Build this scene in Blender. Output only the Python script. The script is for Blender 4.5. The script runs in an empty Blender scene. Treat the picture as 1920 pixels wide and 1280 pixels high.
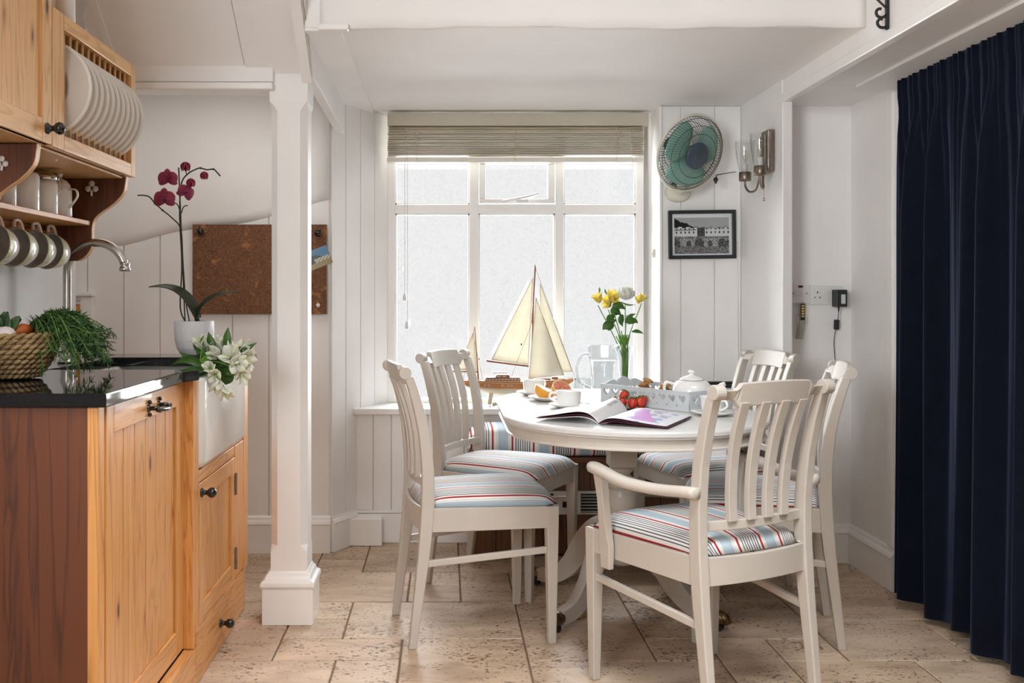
import bpy, bmesh, math, random
from mathutils import Vector, Matrix
from math import sin, cos, pi, radians, sqrt
random.seed(7)
sc = bpy.context.scene
C = sc.collection
# ------------------------------------------------------------ camera, world, light, exposure
F = 1867.0; HX, HY = 835.0, 555.0; EYE = 1.15
cam_d = bpy.data.cameras.new('camera'); cam = bpy.data.objects.new('camera', cam_d); C.objects.link(cam)
cam.location = (0, 0, EYE); cam.rotation_euler = (radians(90), 0, 0)
cam_d.sensor_width = 36; cam_d.lens = 36*F/1920
cam_d.shift_x = (960-HX)/1920; cam_d.shift_y = (HY-640)/1920
cam_d.clip_start = 0.02
sc.camera = cam
wd = bpy.data.worlds.new('overcast_sky'); sc.world = wd; wd.use_nodes = True
bg = wd.node_tree.nodes['Background']; bg.inputs[0].default_value = (0.985, 0.99, 1.0, 1); bg.inputs[1].default_value = .67
def sun(name, rot, e, ang, col):
    d = bpy.data.lights.new(name, 'SUN'); d.energy = e; d.angle = radians(ang); d.color = col
    o = bpy.data.objects.new(name, d); C.objects.link(o); o.rotation_euler = rot; return o
# soft daylight from the bright sky in front of the window
sun('daylight', (radians(-70), 0, radians(2)), 17.5, 85, (0.94, 0.975, 1.0))
def area(name, loc, target, sx, sy, e, col, sp=180):
    d = bpy.data.lights.new(name, 'AREA'); d.shape = 'RECTANGLE'; d.size = sx; d.size_y = sy; d.energy = e; d.color = col; d.spread = radians(sp)
    o = bpy.data.objects.new(name, d); C.objects.link(o); o.location = loc
    o.rotation_euler = (Vector(target)-Vector(loc)).to_track_quat('-Z', 'Y').to_euler(); return o
area('rooflight', (0.75, 1.3, 3.14), (0.45, 1.9, 0), 1.8, 1.5, 48, (0.97, 0.985, 1), 85)
area('kitchen_window', (-1.22, 0.2, 1.70), (1.35, 4.4, 1.65), 1.3, 1.0, 22, (0.93, 0.97, 1), 90)
area('left_bay_fill', (-1.15, 3.78, 2.13), (-1.10, 3.7, 0), .9, .4, 2.6, (1, 0.95, 0.90))  # unseen fill lamp added behind the cross beam to brighten the left back wall
vs = sc.view_settings
vs.view_transform = 'Standard'; vs.look = 'None'; vs.gamma = 1; vs.use_curve_mapping = False; vs.exposure = 0.52
cy = sc.cycles
cy.max_bounces = 12; cy.diffuse_bounces = 8; cy.glossy_bounces = 4; cy.transmission_bounces = 8; cy.transparent_max_bounces = 16
cy.use_denoising = True; cy.sample_clamp_indirect = 6
cy.caustics_reflective = False; cy.caustics_refractive = False

def at(x, y, Y): return Vector(((x-HX)*Y/F, Y, EYE-(y-HY)*Y/F))

# ------------------------------------------------------------ materials
MATS = {}
def nodes(name):
    m = bpy.data.materials.new(name); m.use_nodes = True
    nt = m.node_tree; b = nt.nodes['Principled BSDF']; return m, nt, b
def N(nt, t, **kw):
    n = nt.nodes.new(t)
    for k, v in kw.items(): setattr(n, k, v)
    return n
def L(nt, a, b): nt.links.new(a, b)
def coords(nt, scale=(1, 1, 1), rnd=True):
    tc = N(nt, 'ShaderNodeTexCoord'); mp = N(nt, 'ShaderNodeMapping'); mp.inputs['Scale'].default_value = scale
    L(nt, tc.outputs['Object'], mp.inputs[0])
    if rnd:
        oi = N(nt, 'ShaderNodeObjectInfo'); ma = N(nt, 'ShaderNodeMath', operation='MULTIPLY'); ma.inputs[1].default_value = 37.0
        L(nt, oi.outputs['Random'], ma.inputs[0]); L(nt, ma.outputs[0], mp.inputs['Location'])
    return mp.outputs[0]
def ramp(nt, src, stops, interp='LINEAR'):
    r = N(nt, 'ShaderNodeValToRGB'); cr = r.color_ramp; cr.interpolation = interp
    while len(cr.elements) < len(stops): cr.elements.new(0.5)
    for e, (p, c) in zip(cr.elements, stops):
        e.position = p; e.color = (*c, 1) if len(c) == 3 else c
    L(nt, src, r.inputs[0]); return r
def noise(nt, v, scale, detail=4, rough=.55, dist=0):
    n = N(nt, 'ShaderNodeTexNoise'); n.inputs['Scale'].default_value = scale; n.inputs['Detail'].default_value = detail
    n.inputs['Roughness'].default_value = rough; n.inputs['Distortion'].default_value = dist; L(nt, v, n.inputs['Vector']); return n
def bump(nt, b, h, strength, dist=.002):
    bp = N(nt, 'ShaderNodeBump'); bp.inputs['Strength'].default_value = strength; bp.inputs['Distance'].default_value = dist
    L(nt, h, bp.inputs['Height']); L(nt, bp.outputs[0], b.inputs['Normal'])
def M(name, col, rough=.5, metal=0, col2=None, scale=6, bmp=0, bscale=60, coat=0, sheen=0, trans=0, ior=1.45, spec=.5, sub=0):
    if name in MATS: return MATS[name]
    m, nt, b = nodes(name)
    b.inputs['Base Color'].default_value = (*col, 1); b.inputs['Roughness'].default_value = rough
    b.inputs['Metallic'].default_value = metal; b.inputs['Specular IOR Level'].default_value = spec
    b.inputs['Coat Weight'].default_value = coat; b.inputs['Sheen Weight'].default_value = sheen
    b.inputs['Transmission Weight'].default_value = trans; b.inputs['IOR'].default_value = ior
    if sub:
        b.inputs['Subsurface Weight'].default_value = sub; b.inputs['Subsurface Scale'].default_value = .01
    v = coords(nt)
    n = noise(nt, v, scale, 3)
    c2 = col2 or tuple(c*.94 for c in col)
    r = ramp(nt, n.outputs[0], [(.3, col), (.7, c2)]); L(nt, r.outputs[0], b.inputs['Base Color'])
    if bmp: bump(nt, b, noise(nt, v, bscale, 3).outputs[0], bmp)
    MATS[name] = m; return m

paint = M('white_paint', (.87, .86, .85), .55, scale=3, bmp=.25, bscale=25)
plaster = M('white_plaster', (.86, .845, .83), .7, scale=2, bmp=.5, bscale=9)
gloss = M('white_gloss', (.88, .87, .855), .28, scale=3, bmp=.12, bscale=18)
chairp = M('chair_paint', (.54, .495, .44), .33, scale=5, bmp=.05, bscale=30)
porc = M('porcelain', (.86, .86, .84), .12, coat=.4)
plate_m = M('plate_glaze_shaded', (.70, .665, .61), .2, coat=.3)  # white plates greyed in colour for the shade in the rack, rims kept bright
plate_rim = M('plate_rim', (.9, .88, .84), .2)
black = M('black_gloss', (.008, .008, .009), .15, coat=.5)
blackm = M('black_iron', (.015, .015, .016), .45)
nickel = M('brushed_nickel', (.55, .52, .48), .28, 1)
chrome = M('chrome', (.8, .8, .8), .12, 1)
bronze = M('aged_bronze', (.30, .25, .20), .38, .9, col2=(.2, .15, .12), scale=30)
brass = M('dark_brass', (.30, .22, .10), .35, 1, col2=(.12, .08, .05), scale=60)
creamp = M('cream_plastic', (.72, .70, .60), .45)
whitep = M('white_plastic', (.78, .78, .77), .35)
blackp = M('black_plastic', (.02, .021, .024), .4)
grey = M('tray_grey', (.60, .63, .65), .5, col2=(.53, .57, .60), scale=14)
navy = M('navy_velvet', (.003, .0045, .012), .85, col2=(.004, .006, .016), scale=20, sheen=.3, spec=.15)
navy.node_tree.nodes['Principled BSDF'].inputs['Sheen Tint'].default_value = (.18, .24, .45, 1)
leafg = M('leaf_green', (.09, .22, .035), .4, col2=(.045, .12, .02), scale=20)
leafd = M('leaf_dark', (.022, .030, .014), .35, col2=(.04, .045, .022), scale=15)
leaff = M('leaf_fern', (.05, .13, .025), .6, col2=(.02, .06, .012), scale=25)
leafl = M('leaf_light', (.22, .36, .10), .5, col2=(.12, .25, .05), scale=25)
cabbage = M('cabbage_leaf', (.16, .27, .13), .5, col2=(.09, .19, .08), scale=20, bmp=.5, bscale=40)
stemg = M('stem_green', (.22, .42, .05), .4, col2=(.14, .32, .04), scale=30)
stemd = M('stem_dark', (.02, .014, .012), .5)
orchid = M('orchid_petal', (.27, .025, .07), .55, col2=(.36, .06, .13), scale=25, sub=.1)
whitefl = M('white_petal', (.80, .80, .68), .5, col2=(.86, .86, .80), scale=30, sub=.1)
greenfl = M('green_petal_tip', (.55, .65, .20), .5, col2=(.8, .82, .6), scale=40)
yellow = M('yellow_petal', (.90, .78, .12), .5, col2=(.92, .85, .32), scale=40, sub=.1)
orange = M('carrot_orange', (.55, .13, .02), .5)
orangep = M('grapefruit_peel', (.80, .38, .05), .4, bmp=.3, bscale=300)
pink = M('grapefruit_flesh', (.72, .20, .13), .3, col2=(.8, .32, .2), scale=90)
pith = M('grapefruit_pith', (.85, .66, .38), .6)
straw = M('strawberry_red', (.46, .02, .012), .3, col2=(.55, .05, .02), scale=40, bmp=.5, bscale=260)
biscuit = M('oat_biscuit', (.50, .25, .08), .8, col2=(.30, .13, .04), scale=90, bmp=1, bscale=120)
garlic = M('garlic_skin', (.78, .72, .70), .5, col2=(.7, .6, .6), scale=30)
soil = M('orchid_bark', (.06, .035, .02), .9, bmp=1, bscale=80)
cork_e = M('clear_bulb_gold', (.8, .55, .2), .3)
wickerm = M('seagrass_wicker', (.42, .29, .13), .75, col2=(.20, .11, .05), scale=32, bmp=.8, bscale=150)
sail = M('sail_cloth', (.78, .755, .67), .8, col2=(.74, .71, .61), scale=30)
sailb = M('sail_binding', (.60, .51, .33), .8)
hullw = M('hull_cream', (.58, .52, .40), .35)
hullb = M('hull_mahogany', (.36, .12, .035), .25, col2=(.46, .18, .05), scale=20, coat=.3)
mast_m = M('mast_wood', (.30, .12, .05), .4)
blindm = M('blind_wood_ivory', (.70, .65, .54), .5, col2=(.66, .60, .50), scale=5)
blindw = M('blind_white', (.78, .75, .68), .45)
cordm = M('cord_beige', (.60, .50, .40), .8)
paper = M('magazine_paper', (.82, .82, .82), .3)
maroon = M('magazine_cover', (.10, .02, .04), .4)
mint = M('mint_blade', (.30, .55, .47), .3)
bluec = M('blue_hub', (.055, .08, .11), .35)
wire = M('guard_wire', (.05, .06, .06), .4, .3)
gold = M('gold_button', (.80, .58, .18), .4)
redp = M('red_indicator', (.12, .01, .01), .3)
sage = M('cup_band', (.62, .60, .30), .3, col2=(.75, .72, .50), scale=120)
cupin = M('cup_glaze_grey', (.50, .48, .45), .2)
def tl(m, f):
    nt = m.node_tree; b = nt.nodes['Principled BSDF']; t = N(nt, 'ShaderNodeBsdfTranslucent'); mx = N(nt, 'ShaderNodeMixShader'); mx.inputs[0].default_value = f
    if b.inputs['Base Color'].links: L(nt, b.inputs['Base Color'].links[0].from_socket, t.inputs[0])
    L(nt, b.outputs[0], mx.inputs[1]); L(nt, t.outputs[0], mx.inputs[2]); L(nt, mx.outputs[0], nt.nodes['Material Output'].inputs[0])
for m_, f_ in ((sail, .36), (sailb, .3), (yellow, .35), (whitefl, .3), (leafg, .3), (stemg, .35), (leafl, .3), (blindm, .22), (cabbage, .2), (orchid, .15)): tl(m_, f_)
granite = M('black_granite', (.006, .006, .007), .04, col2=(.012, .012, .014), scale=200, spec=.3)
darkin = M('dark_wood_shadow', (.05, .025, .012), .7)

def wood(name, axis, light, dark, knots=True, rough=.38, rings=1.0):
    m, nt, b = nodes(name)
    s = [9, 9, 9]; s[axis] = .55
    v = coords(nt, tuple(s))
    n1 = noise(nt, v, 1.6, 3, .5, .6)
    w = N(nt, 'ShaderNodeMath', operation='MULTIPLY'); w.inputs[1].default_value = 11*rings; L(nt, n1.outputs[0], w.inputs[0])
    fr = N(nt, 'ShaderNodeMath', operation='FRACT'); L(nt, w.outputs[0], fr.inputs[0])
    r1 = ramp(nt, fr.outputs[0], [(0, (1, 1, 1)), (.55, (.8, .8, .8)), (.88, (.1, .1, .1)), (1, (.9, .9, .9))])
    s2 = [60, 60, 60]; s2[axis] = 1.5
    v2 = coords(nt, tuple(s2)); n2 = noise(nt, v2, 2.0, 3)
    mx = N(nt, 'ShaderNodeMix', data_type='RGBA'); mx.inputs['Factor'].default_value = .45
    L(nt, r1.outputs[0], mx.inputs['A']); L(nt, n2.outputs[0], mx.inputs['B'])
    r = ramp(nt, mx.outputs['Result'], [(.12, dark), (.62, light), (.9, tuple(min(1, c*1.12) for c in light))])
    out = r.outputs[0]
    if knots:
        s3 = [5.5, 5.5, 5.5]; s3[axis] = 2.1
        v3 = coords(nt, tuple(s3)); vo = N(nt, 'ShaderNodeTexVoronoi'); vo.inputs['Scale'].default_value = 1.6; L(nt, v3, vo.inputs['Vector'])
        rk = ramp(nt, vo.outputs['Distance'], [(0, (.05, .02, .01)), (.055, (.10, .035, .015)), (.085, (.75, .62, .5)), (.17, (1, 1, 1))])
        mk = N(nt, 'ShaderNodeMix', data_type='RGBA', blend_type='MULTIPLY'); mk.inputs['Factor'].default_value = 1
        L(nt, out, mk.inputs['A']); L(nt, rk.outputs[0], mk.inputs['B']); out = mk.outputs['Result']
    L(nt, out, b.inputs['Base Color']); b.inputs['Roughness'].default_value = rough; b.inputs['Coat Weight'].default_value = .15
    return m
PL, PD = (.66, .315, .095), (.42, .155, .036)
pine = [wood('pine_along_'+a, i, PL, PD) for i, a in enumerate('xyz')]
UL, UD = (.74, .44, .19), (.58, .29, .10)
upine = [wood('pale_pine_along_'+a, i, UL, UD) for i, a in enumerate('xyz')]
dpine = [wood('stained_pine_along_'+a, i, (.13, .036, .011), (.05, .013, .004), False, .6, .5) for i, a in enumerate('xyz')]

def travertine():
    m, nt, b = nodes('travertine')
    v = coords(nt)
    oi = N(nt, 'ShaderNodeObjectInfo')
    base = ramp(nt, oi.outputs['Random'], [(0, (.58, .43, .305)), (.35, (.50, .37, .26)), (.7, (.62, .48, .355)), (1, (.40, .29, .20))])
    v2 = coords(nt, (1, 2.6, 1)); n = noise(nt, v2, 3.2, 6, .62, .8)
    r = ramp(nt, n.outputs[0], [(.3, (.66, .60, .55)), (.55, (1, 1, 1)), (.75, (1.14, 1.12, 1.1))])
    mx = N(nt, 'ShaderNodeMix', data_type='RGBA', blend_type='MULTIPLY'); mx.inputs['Factor'].default_value = 1
    L(nt, base.outputs[0], mx.inputs['A']); L(nt, r.outputs[0], mx.inputs['B'])
    v3 = coords(nt, (1, 1.7, 1)); p = noise(nt, v3, 62, 4, .6); big = noise(nt, v, 4.5, 3)
    ad = N(nt, 'ShaderNodeMath', operation='MULTIPLY_ADD'); ad.inputs[1].default_value = .36; L(nt, big.outputs[0], ad.inputs[0]); L(nt, p.outputs[0], ad.inputs[2])
    rp = ramp(nt, ad.outputs[0], [(.78, (0, 0, 0)), (.82, (1, 1, 1))])
    rp.color_ramp.elements[0].position = .77; rp.color_ramp.elements[1].position = .81
    m2 = N(nt, 'ShaderNodeMix', data_type='RGBA'); L(nt, rp.outputs[0], m2.inputs['Factor'])
    L(nt, mx.outputs['Result'], m2.inputs['A']); m2.inputs['B'].default_value = (.15, .085, .05, 1)
    L(nt, m2.outputs['Result'], b.inputs['Base Color']); b.inputs['Roughness'].default_value = .42
    iv = N(nt, 'ShaderNodeMath', operation='MULTIPLY'); iv.inputs[1].default_value = -1; L(nt, rp.outputs[0], iv.inputs[0])
    bump(nt, b, iv.outputs[0], .5, .002)
    return m
trav = travertine()
grout = M('grout', (.21, .14, .09), .9, bmp=.4)

def cork():
    m, nt, b = nodes('cork'); v = coords(nt, rnd=False)
    n = noise(nt, v, 55, 6, .8, 2.5); a = ramp(nt, n.outputs[0], [(.36, (.045, .02, .012)), (.5, (.17, .075, .035)), (.62, (.25, .11, .045)), (.75, (.38, .17, .06))])
    n2 = noise(nt, v, 14, 3, .6, .5); f = ramp(nt, n2.outputs[0], [(.60, (0, 0, 0)), (.68, (1, 1, 1))])
    mx = N(nt, 'ShaderNodeMix', data_type='RGBA'); L(nt, f.outputs[0], mx.inputs['Factor']); L(nt, a.outputs[0], mx.inputs['A']); mx.inputs['B'].default_value = (.36, .16, .045, 1)
    L(nt, mx.outputs['Result'], b.inputs['Base Color']); b.inputs['Roughness'].default_value = .85; bump(nt, b, n.outputs[0], .5); return m
corkm = cork()

def stripes(name, axis, period=.176, off=0.0, uv=False):
    m, nt, b = nodes(name)
    tc = N(nt, 'ShaderNodeTexCoord'); sp = N(nt, 'ShaderNodeSeparateXYZ'); L(nt, tc.outputs['UV' if uv else 'Object'], sp.inputs[0])
    d = N(nt, 'ShaderNodeMath', operation='MULTIPLY_ADD'); d.inputs[1].default_value = 1/period; d.inputs[2].default_value = off+10; L(nt, sp.outputs[axis], d.inputs[0])
    fr = N(nt, 'ShaderNodeMath', operation='FRACT'); L(nt, d.outputs[0], fr.inputs[0])
    W, B_, R, Nv = (.80, .77, .72), (.42, .52, .59), (.36, .02, .035), (.09, .12, .17)
    st = [(0, B_), (.20, W), (.225, B_), (.235, W), (.28, R), (.325, W)]
    p = .375
    for k in range(7): st += [(p, Nv), (p+.024, W)]; p += .056
    st += [(.80, R), (.845, W), (.92, B_), (.93, W), (.955, B_)]
    r = ramp(nt, fr.outputs[0], st, 'CONSTANT'); L(nt, r.outputs[0], b.inputs['Base Color']); b.inputs['Roughness'].default_value = .85
    v = coords(nt, (1, 1, 1)); bump(nt, b, noise(nt, v, 420, 2).outputs[0], .25, .001)
    return m
stripe_y = stripes('striped_cotton_lengthwise', 0, .168, .46, True)
stripe_x = stripes('striped_cotton_crosswise', 0, .178, -.12)

def glassm(name, tint=(.96, .97, .97), rough=0.0, wave=0):
    m, nt, b = nodes(name)
    nt.nodes.remove(b); out = nt.nodes['Material Output']
    tr = N(nt, 'ShaderNodeBsdfTransparent'); tr.inputs[0].default_value = (*tint, 1)
    gl = N(nt, 'ShaderNodeBsdfGlossy'); gl.inputs['Roughness'].default_value = rough+.03
    lw = N(nt, 'ShaderNodeLayerWeight'); lw.inputs[0].default_value = .5
    pw = N(nt, 'ShaderNodeMath', operation='POWER'); pw.inputs[1].default_value = 4; L(nt, lw.outputs['Facing'], pw.inputs[0])
    fr = N(nt, 'ShaderNodeMath', operation='MULTIPLY_ADD'); fr.inputs[1].default_value = .6; fr.inputs[2].default_value = .035; L(nt, pw.outputs[0], fr.inputs[0])
    mx = N(nt, 'ShaderNodeMixShader'); L(nt, fr.outputs[0], mx.inputs[0]); L(nt, tr.outputs[0], mx.inputs[1]); L(nt, gl.outputs[0], mx.inputs[2])
    if wave:
        v = coords(nt); n = noise(nt, v, 22, 3, .6, 1.6)
        r = ramp(nt, n.outputs[0], [(.475, (.97, .97, .97)), (.50, (.925, .925, .93)), (.525, (.97, .97, .97))])
        L(nt, r.outputs[0], tr.inputs[0])
        bp = N(nt, 'ShaderNodeBump'); bp.inputs['Strength'].default_value = .4; L(nt, n.outputs[0], bp.inputs['Height']); L(nt, bp.outputs[0], gl.inputs['Normal'])
    L(nt, mx.outputs[0], out.inputs[0]); return m
glass = glassm('clear_glass', (.95, .96, .96)); pane_m = glassm('obscured_window_glass', wave=1)
water = glassm('water', (.97, .98, .98))
def vcol(name, rough=.5):
    m, nt, b = nodes(name); a = N(nt, 'ShaderNodeVertexColor'); a.layer_name = 'print'; L(nt, a.outputs[0], b.inputs['Base Color']); b.inputs['Roughness'].default_value = rough; return m
printm = vcol('printed_paper', .35)

# ------------------------------------------------------------ mesh helpers
def BM(): return bmesh.new()
def loft(bm, rings, cap=True, closed=True):
    vs_ = [[bm.verts.new(p) for p in r] for r in rings]
    n = len(vs_[0])
    for a, b in zip(vs_, vs_[1:]):
        for i in range(n if closed else n-1):
            j = (i+1) % n
            try: bm.faces.new((a[i], a[j], b[j], b[i]))
            except ValueError: pass
    if cap and closed:
        bm.faces.new(list(reversed(vs_[0]))); bm.faces.new(vs_[-1])
    return vs_
def box(bm, x0, x1, y0, y1, z0, z1):
    return loft(bm, [[(x0, y0, z), (x1, y0, z), (x1, y1, z), (x0, y1, z)] for z in (z0, z1)])
def prism(bm, poly, axis, a, b):
    def P(u, v, w):
        return {0: (w, u, v), 1: (u, w, v), 2: (u, v, w)}[axis]
    loft(bm, [[P(u, v, a) for u, v in poly], [P(u, v, b) for u, v in poly]])
def frame_of(t):
    t = t.normalized(); up = Vector((0, 0, 1)) if abs(t.z) < .9 else Vector((1, 0, 0))
    s = t.cross(up).normalized(); return s, s.cross(t).normalized()
def tube(bm, pts, r, seg=8, cap=True, flat=1.0):
    pts = [Vector(p) for p in pts]; rs = r if isinstance(r, (list, tuple)) else [r]*len(pts)
    rings = []; s = None
    for i, p in enumerate(pts):
        t = pts[min(i+1, len(pts)-1)]-pts[max(i-1, 0)]
        if t.length < 1e-9: t = Vector((0, 0, 1))
        t.normalize()
        if s is None: s, u = frame_of(t)
        else:
            s = (s-t*s.dot(t)); s = s.normalized() if s.length > 1e-6 else frame_of(t)[0]
        u = s.cross(t).normalized()
        rings.append([p+(s*cos(2*pi*k/seg)+u*sin(2*pi*k/seg)*flat)*rs[i] for k in range(seg)])
    loft(bm, rings, cap)
def lathe(bm, prof, c=(0, 0, 0), seg=32, cap=True):
    c = Vector(c)
    loft(bm, [[c+Vector((max(r, 1e-5)*cos(2*pi*k/seg), max(r, 1e-5)*sin(2*pi*k/seg), z)) for k in range(seg)] for r, z in prof], cap)
def ball(bm, c, r, seg=12, sz=1.0):
    n = max(5, seg//2+1)
    lathe(bm, [(r*sin(pi*i/n), -r*cos(pi*i/n)*sz) for i in range(n+1)], c, seg)
def strip(bm, p0, p1, p2, w, nrm=(0, 0, 1), n=6, fold=.12, tip=.9, blunt=1):
    p0, p1, p2 = Vector(p0), Vector(p1), Vector(p2); nrm = Vector(nrm); prev = None
    for i in range(n+1):
        t = i/n; p = p0*(1-t)**2+p1*2*t*(1-t)+p2*t*t
        d = ((p1-p0)*(1-t)+(p2-p1)*t)
        d = d.normalized() if d.length > 1e-9 else Vector((0, 0, 1))
        s = d.cross(nrm); s = s.normalized() if s.length > 1e-6 else frame_of(d)[0]
        ww = w*.5*max(.04, max(0, sin(pi*min(1, (t*.92+.08)**tip)))**blunt)
        up = s.cross(d).normalized()
        row = [bm.verts.new(p-s*ww+up*ww*fold*2), bm.verts.new(p), bm.verts.new(p+s*ww+up*ww*fold*2)]
        if prev:
            bm.faces.new((prev[0], prev[1], row[1], row[0])); bm.faces.new((prev[1], prev[2], row[2], row[1]))
        prev = row
def bez(p, n=12):
    """catmull-rom through points"""
    p = [Vector(q) for q in p]; out = []
    for i in range(len(p)-1):
        a = p[max(i-1, 0)]; b = p[i]; c = p[i+1]; d = p[min(i+2, len(p)-1)]
        for k in range(n):
            t = k/n
            out.append(.5*((2*b)+(c-a)*t+(2*a-5*b+4*c-d)*t*t+(3*b-a-3*c+d)*t**3))
    out.append(p[-1]); return out
def obj(name, bm, mat, parent=None, bev=0, smooth=False, local=False, sub=0, solid=0, seg=2):
    if parent is not None and not local:
        org = parent.get('_org'); o_ = Vector(org) if org else Vector((0, 0, 0))
        bmesh.ops.translate(bm, verts=bm.verts, vec=-o_)
    bmesh.ops.recalc_face_normals(bm, faces=bm.faces)
    me = bpy.data.meshes.new(name); bm.to_mesh(me); bm.free()
    for m_ in (mat if isinstance(mat, list) else [mat]): me.materials.append(m_)
    o = bpy.data.objects.new(name, me); C.objects.link(o)
    if smooth:
        for p in me.polygons: p.use_smooth = True
    if solid: md = o.modifiers.new('s', 'SOLIDIFY'); md.thickness = solid; md.offset = 0
    if bev:
        md = o.modifiers.new('b', 'BEVEL'); md.width = bev; md.segments = seg; md.limit_method = 'ANGLE'; md.angle_limit = radians(35)
    if sub: md = o.modifiers.new('u', 'SUBSURF'); md.levels = sub; md.render_levels = sub
    if parent is not None:
        o.parent = parent
        if parent.get('_org') is not None: o['_org'] = list(parent['_org'])
    return o
def thing(name, label, cat, loc=(0, 0, 0), rz=0, group=None):
    o = bpy.data.objects.new(name, None); C.objects.link(o); o.location = loc; o.rotation_euler = (0, 0, rz)
    o.empty_display_size = .05
    o['label'] = label; o['category'] = cat; o['_org'] = list(loc)
    if group: o['group'] = group
    return o
def tag(o, label, cat, group=None):
    o['label'] = label; o['category'] = cat
    if group: o['group'] = group
    return o
def struct(name, bm, mat, label=None, bev=0, smooth=False):
    o = obj(name, bm, mat, bev=bev, smooth=smooth); o['kind'] = 'structure'; o['_org'] = [0, 0, 0]
    if label: o['label'] = label
    return o
def B(*a):
    bm = BM(); box(bm, *a); return bm
def XF(bm, mtx): bmesh.ops.transform(bm, matrix=mtx, verts=bm.verts); return bm
def dup(root, loc, rz, label, group=None):
    r = root.copy(); C.objects.link(r); r.location = loc; r.rotation_euler = (0, 0, rz); r['label'] = label
    if group: r['group'] = group
    for ch in list(root.children):
        c = ch.copy(); C.objects.link(c); c.parent = r
        for g in list(ch.children):
            d = g.copy(); C.objects.link(d); d.parent = c
    return r
def moulding(bm, p0, p1, prof, side=1):
    """profile of (offset, z) extruded from p0 to p1 (x,y); offset to the left of travel * side"""
    a, b = Vector((p0[0], p0[1], 0)), Vector((p1[0], p1[1], 0)); d = (b-a).normalized(); n = Vector((-d.y, d.x, 0))*side
    loft(bm, [[p+n*o+Vector((0, 0, z)) for o, z in prof] for p in (a, b)])
SK = [(0, 0), (.022, 0), (.022, .125), (.026, .13), (.020, .142), (.012, .148), (.010, .158), (.004, .165), (0, .165)]

# ============================================================ SETTING
# ---- floor with a travertine french pattern
fl = struct('floor', B(-2.4, 2.1, -1.4, 5.3, -.1, -.006), grout, 'pitted beige travertine floor in mixed tile sizes')
gx = lambda i: .262+.2027*i
gy = lambda j: 3.143+.2014*j
used = {}
tiles = []
def put(i0, i1, j0, j1):
    cells = [(i, j) for i in range(i0, i1) for j in range(j0, j1)]
    if any(c in used for c in cells): return False
    for c in cells: used[c] = 1
    tiles.append((i0, i1, j0, j1)); return True
for t_ in [(-3, 0, 1, 3), (-4, -3, 1, 2), (-4, -3, 2, 3), (-6, -4, 2, 3), (-4, -2, 0, 1), (-6, -4, 0, 2), (-6, -3, -2, 0), (-3, -2, -1, 0), (-2, 0, -1, 1),
           (-4, -2, 3, 5), (-2, -1, 4, 5), (-2, -1, 3, 4), (-1, 0, 3, 5), (-4, -3, 5, 6), (-3, -1, 5, 6), (-4, -3, 6, 8), (-3, -1, 6, 8), (-1, 1, 5, 7),
           (0, 2, 2, 4), (0, 3, 4, 5), (0, 2, 0, 2), (2, 3, 0, 1), (2, 5, 1, 3), (2, 4, 3, 4), (4, 5, 3, 5), (0, 3, -2, 0), (3, 4, -1, 1), (4, 5, 0, 1), (5, 7, 0, 2), (5, 8, 2, 4),
           (4, 6, -2, 0), (6, 9, -2, 0), (7, 9, 0, 1), (-6, -4, 3, 5)]: put(*t_)
rg = random.Random(3)
for j in range(-22, 8):
    for i in range(-11, 9):
        if (i, j) in used: continue
        opts = [(2, 2), (3, 2), (2, 1), (1, 1), (2, 3), (1, 2)]; rg.shuffle(opts)
        for w, h in opts+[(1, 1)]:
            w2, h2 = min(w, 9-i), min(h, 8-j)
            if put(i, i+w2, j, j+h2): break
for i0, i1, j0, j1 in tiles:
    g = .0029; x0, x1, y0, y1 = gx(i0)+g, gx(i1)-g, gy(j0)+g, gy(j1)-g; dz = rg.uniform(-.0006, .0006)
    bm = BM(); box(bm, x0, x1, y0, y1, -.02, dz)
    o = obj('tile', bm, trav, fl, bev=.0022, seg=1)
def boards(parent, p0, p1, edges, z0, z1, th=.010, gap=.004, mat=paint, n=1):
    """vertical boards along a wall line; edges are distances along it; z1 may be a function of the distance"""
    a, b = Vector((p0[0], p0[1], 0)), Vector((p1[0], p1[1], 0)); d = (b-a).normalized(); nn = Vector((-d.y, d.x, 0))*n
    for e0, e1 in zip(edges, edges[1:]):
        bm = BM(); q = [a+d*(e0+gap/2), a+d*(e1-gap/2)]
        zt = [z1(e0), z1(e1)] if callable(z1) else [z1, z1]
        lo = [q[0], q[1], q[1]+nn*th, q[0]+nn*th]
        hi = [q[0]+Vector((0, 0, zt[0])), q[1]+Vector((0, 0, zt[1])), q[1]+nn*th+Vector((0, 0, zt[1])), q[0]+nn*th+Vector((0, 0, zt[0]))]
        loft(bm, [[v+Vector((0, 0, z0)) for v in lo], hi]); obj('board', bm, mat, parent, bev=.0025, seg=2)
# ---- kitchen back wall (left), panelled below an uneven plaster band
wbl = struct('wall_back_left', B(-2.3, -.52, 4.482, 4.60, -.05, 2.2), paint, 'white boarded wall behind the sink')
ed = [-2.25+.163*k for k in range(11)]
ed = [e-ed[0] for e in ed]; off0 = -1.445-.163*5+2.3
xs = [ -1.445+.163*k for k in range(-5, 6)]
edges = [x+2.3 for x in xs if x < -.53]+[1.78]
def ztop(e):
    x = e-2.3; return 1.39+max(0, (x+1.42))*.21+.012*sin(x*9)
boards(wbl, (-2.3, 4.482), (-.52, 4.482), edges, .16, lambda e: ztop(e), n=-1)
bm = BM(); rings = []
for k in range(26):
    x = -2.3+1.78*k/25; z = ztop(x+2.3)-.012
    rings.append([(x, 4.484, z), (x, 4.471, z+.004), (x, 4.462+.003*sin(x*14), z+.05), (x, 4.455+.006*sin(x*5), z+.16), (x, 4.46, 2.2), (x, 4.484, 2.2)])
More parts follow.
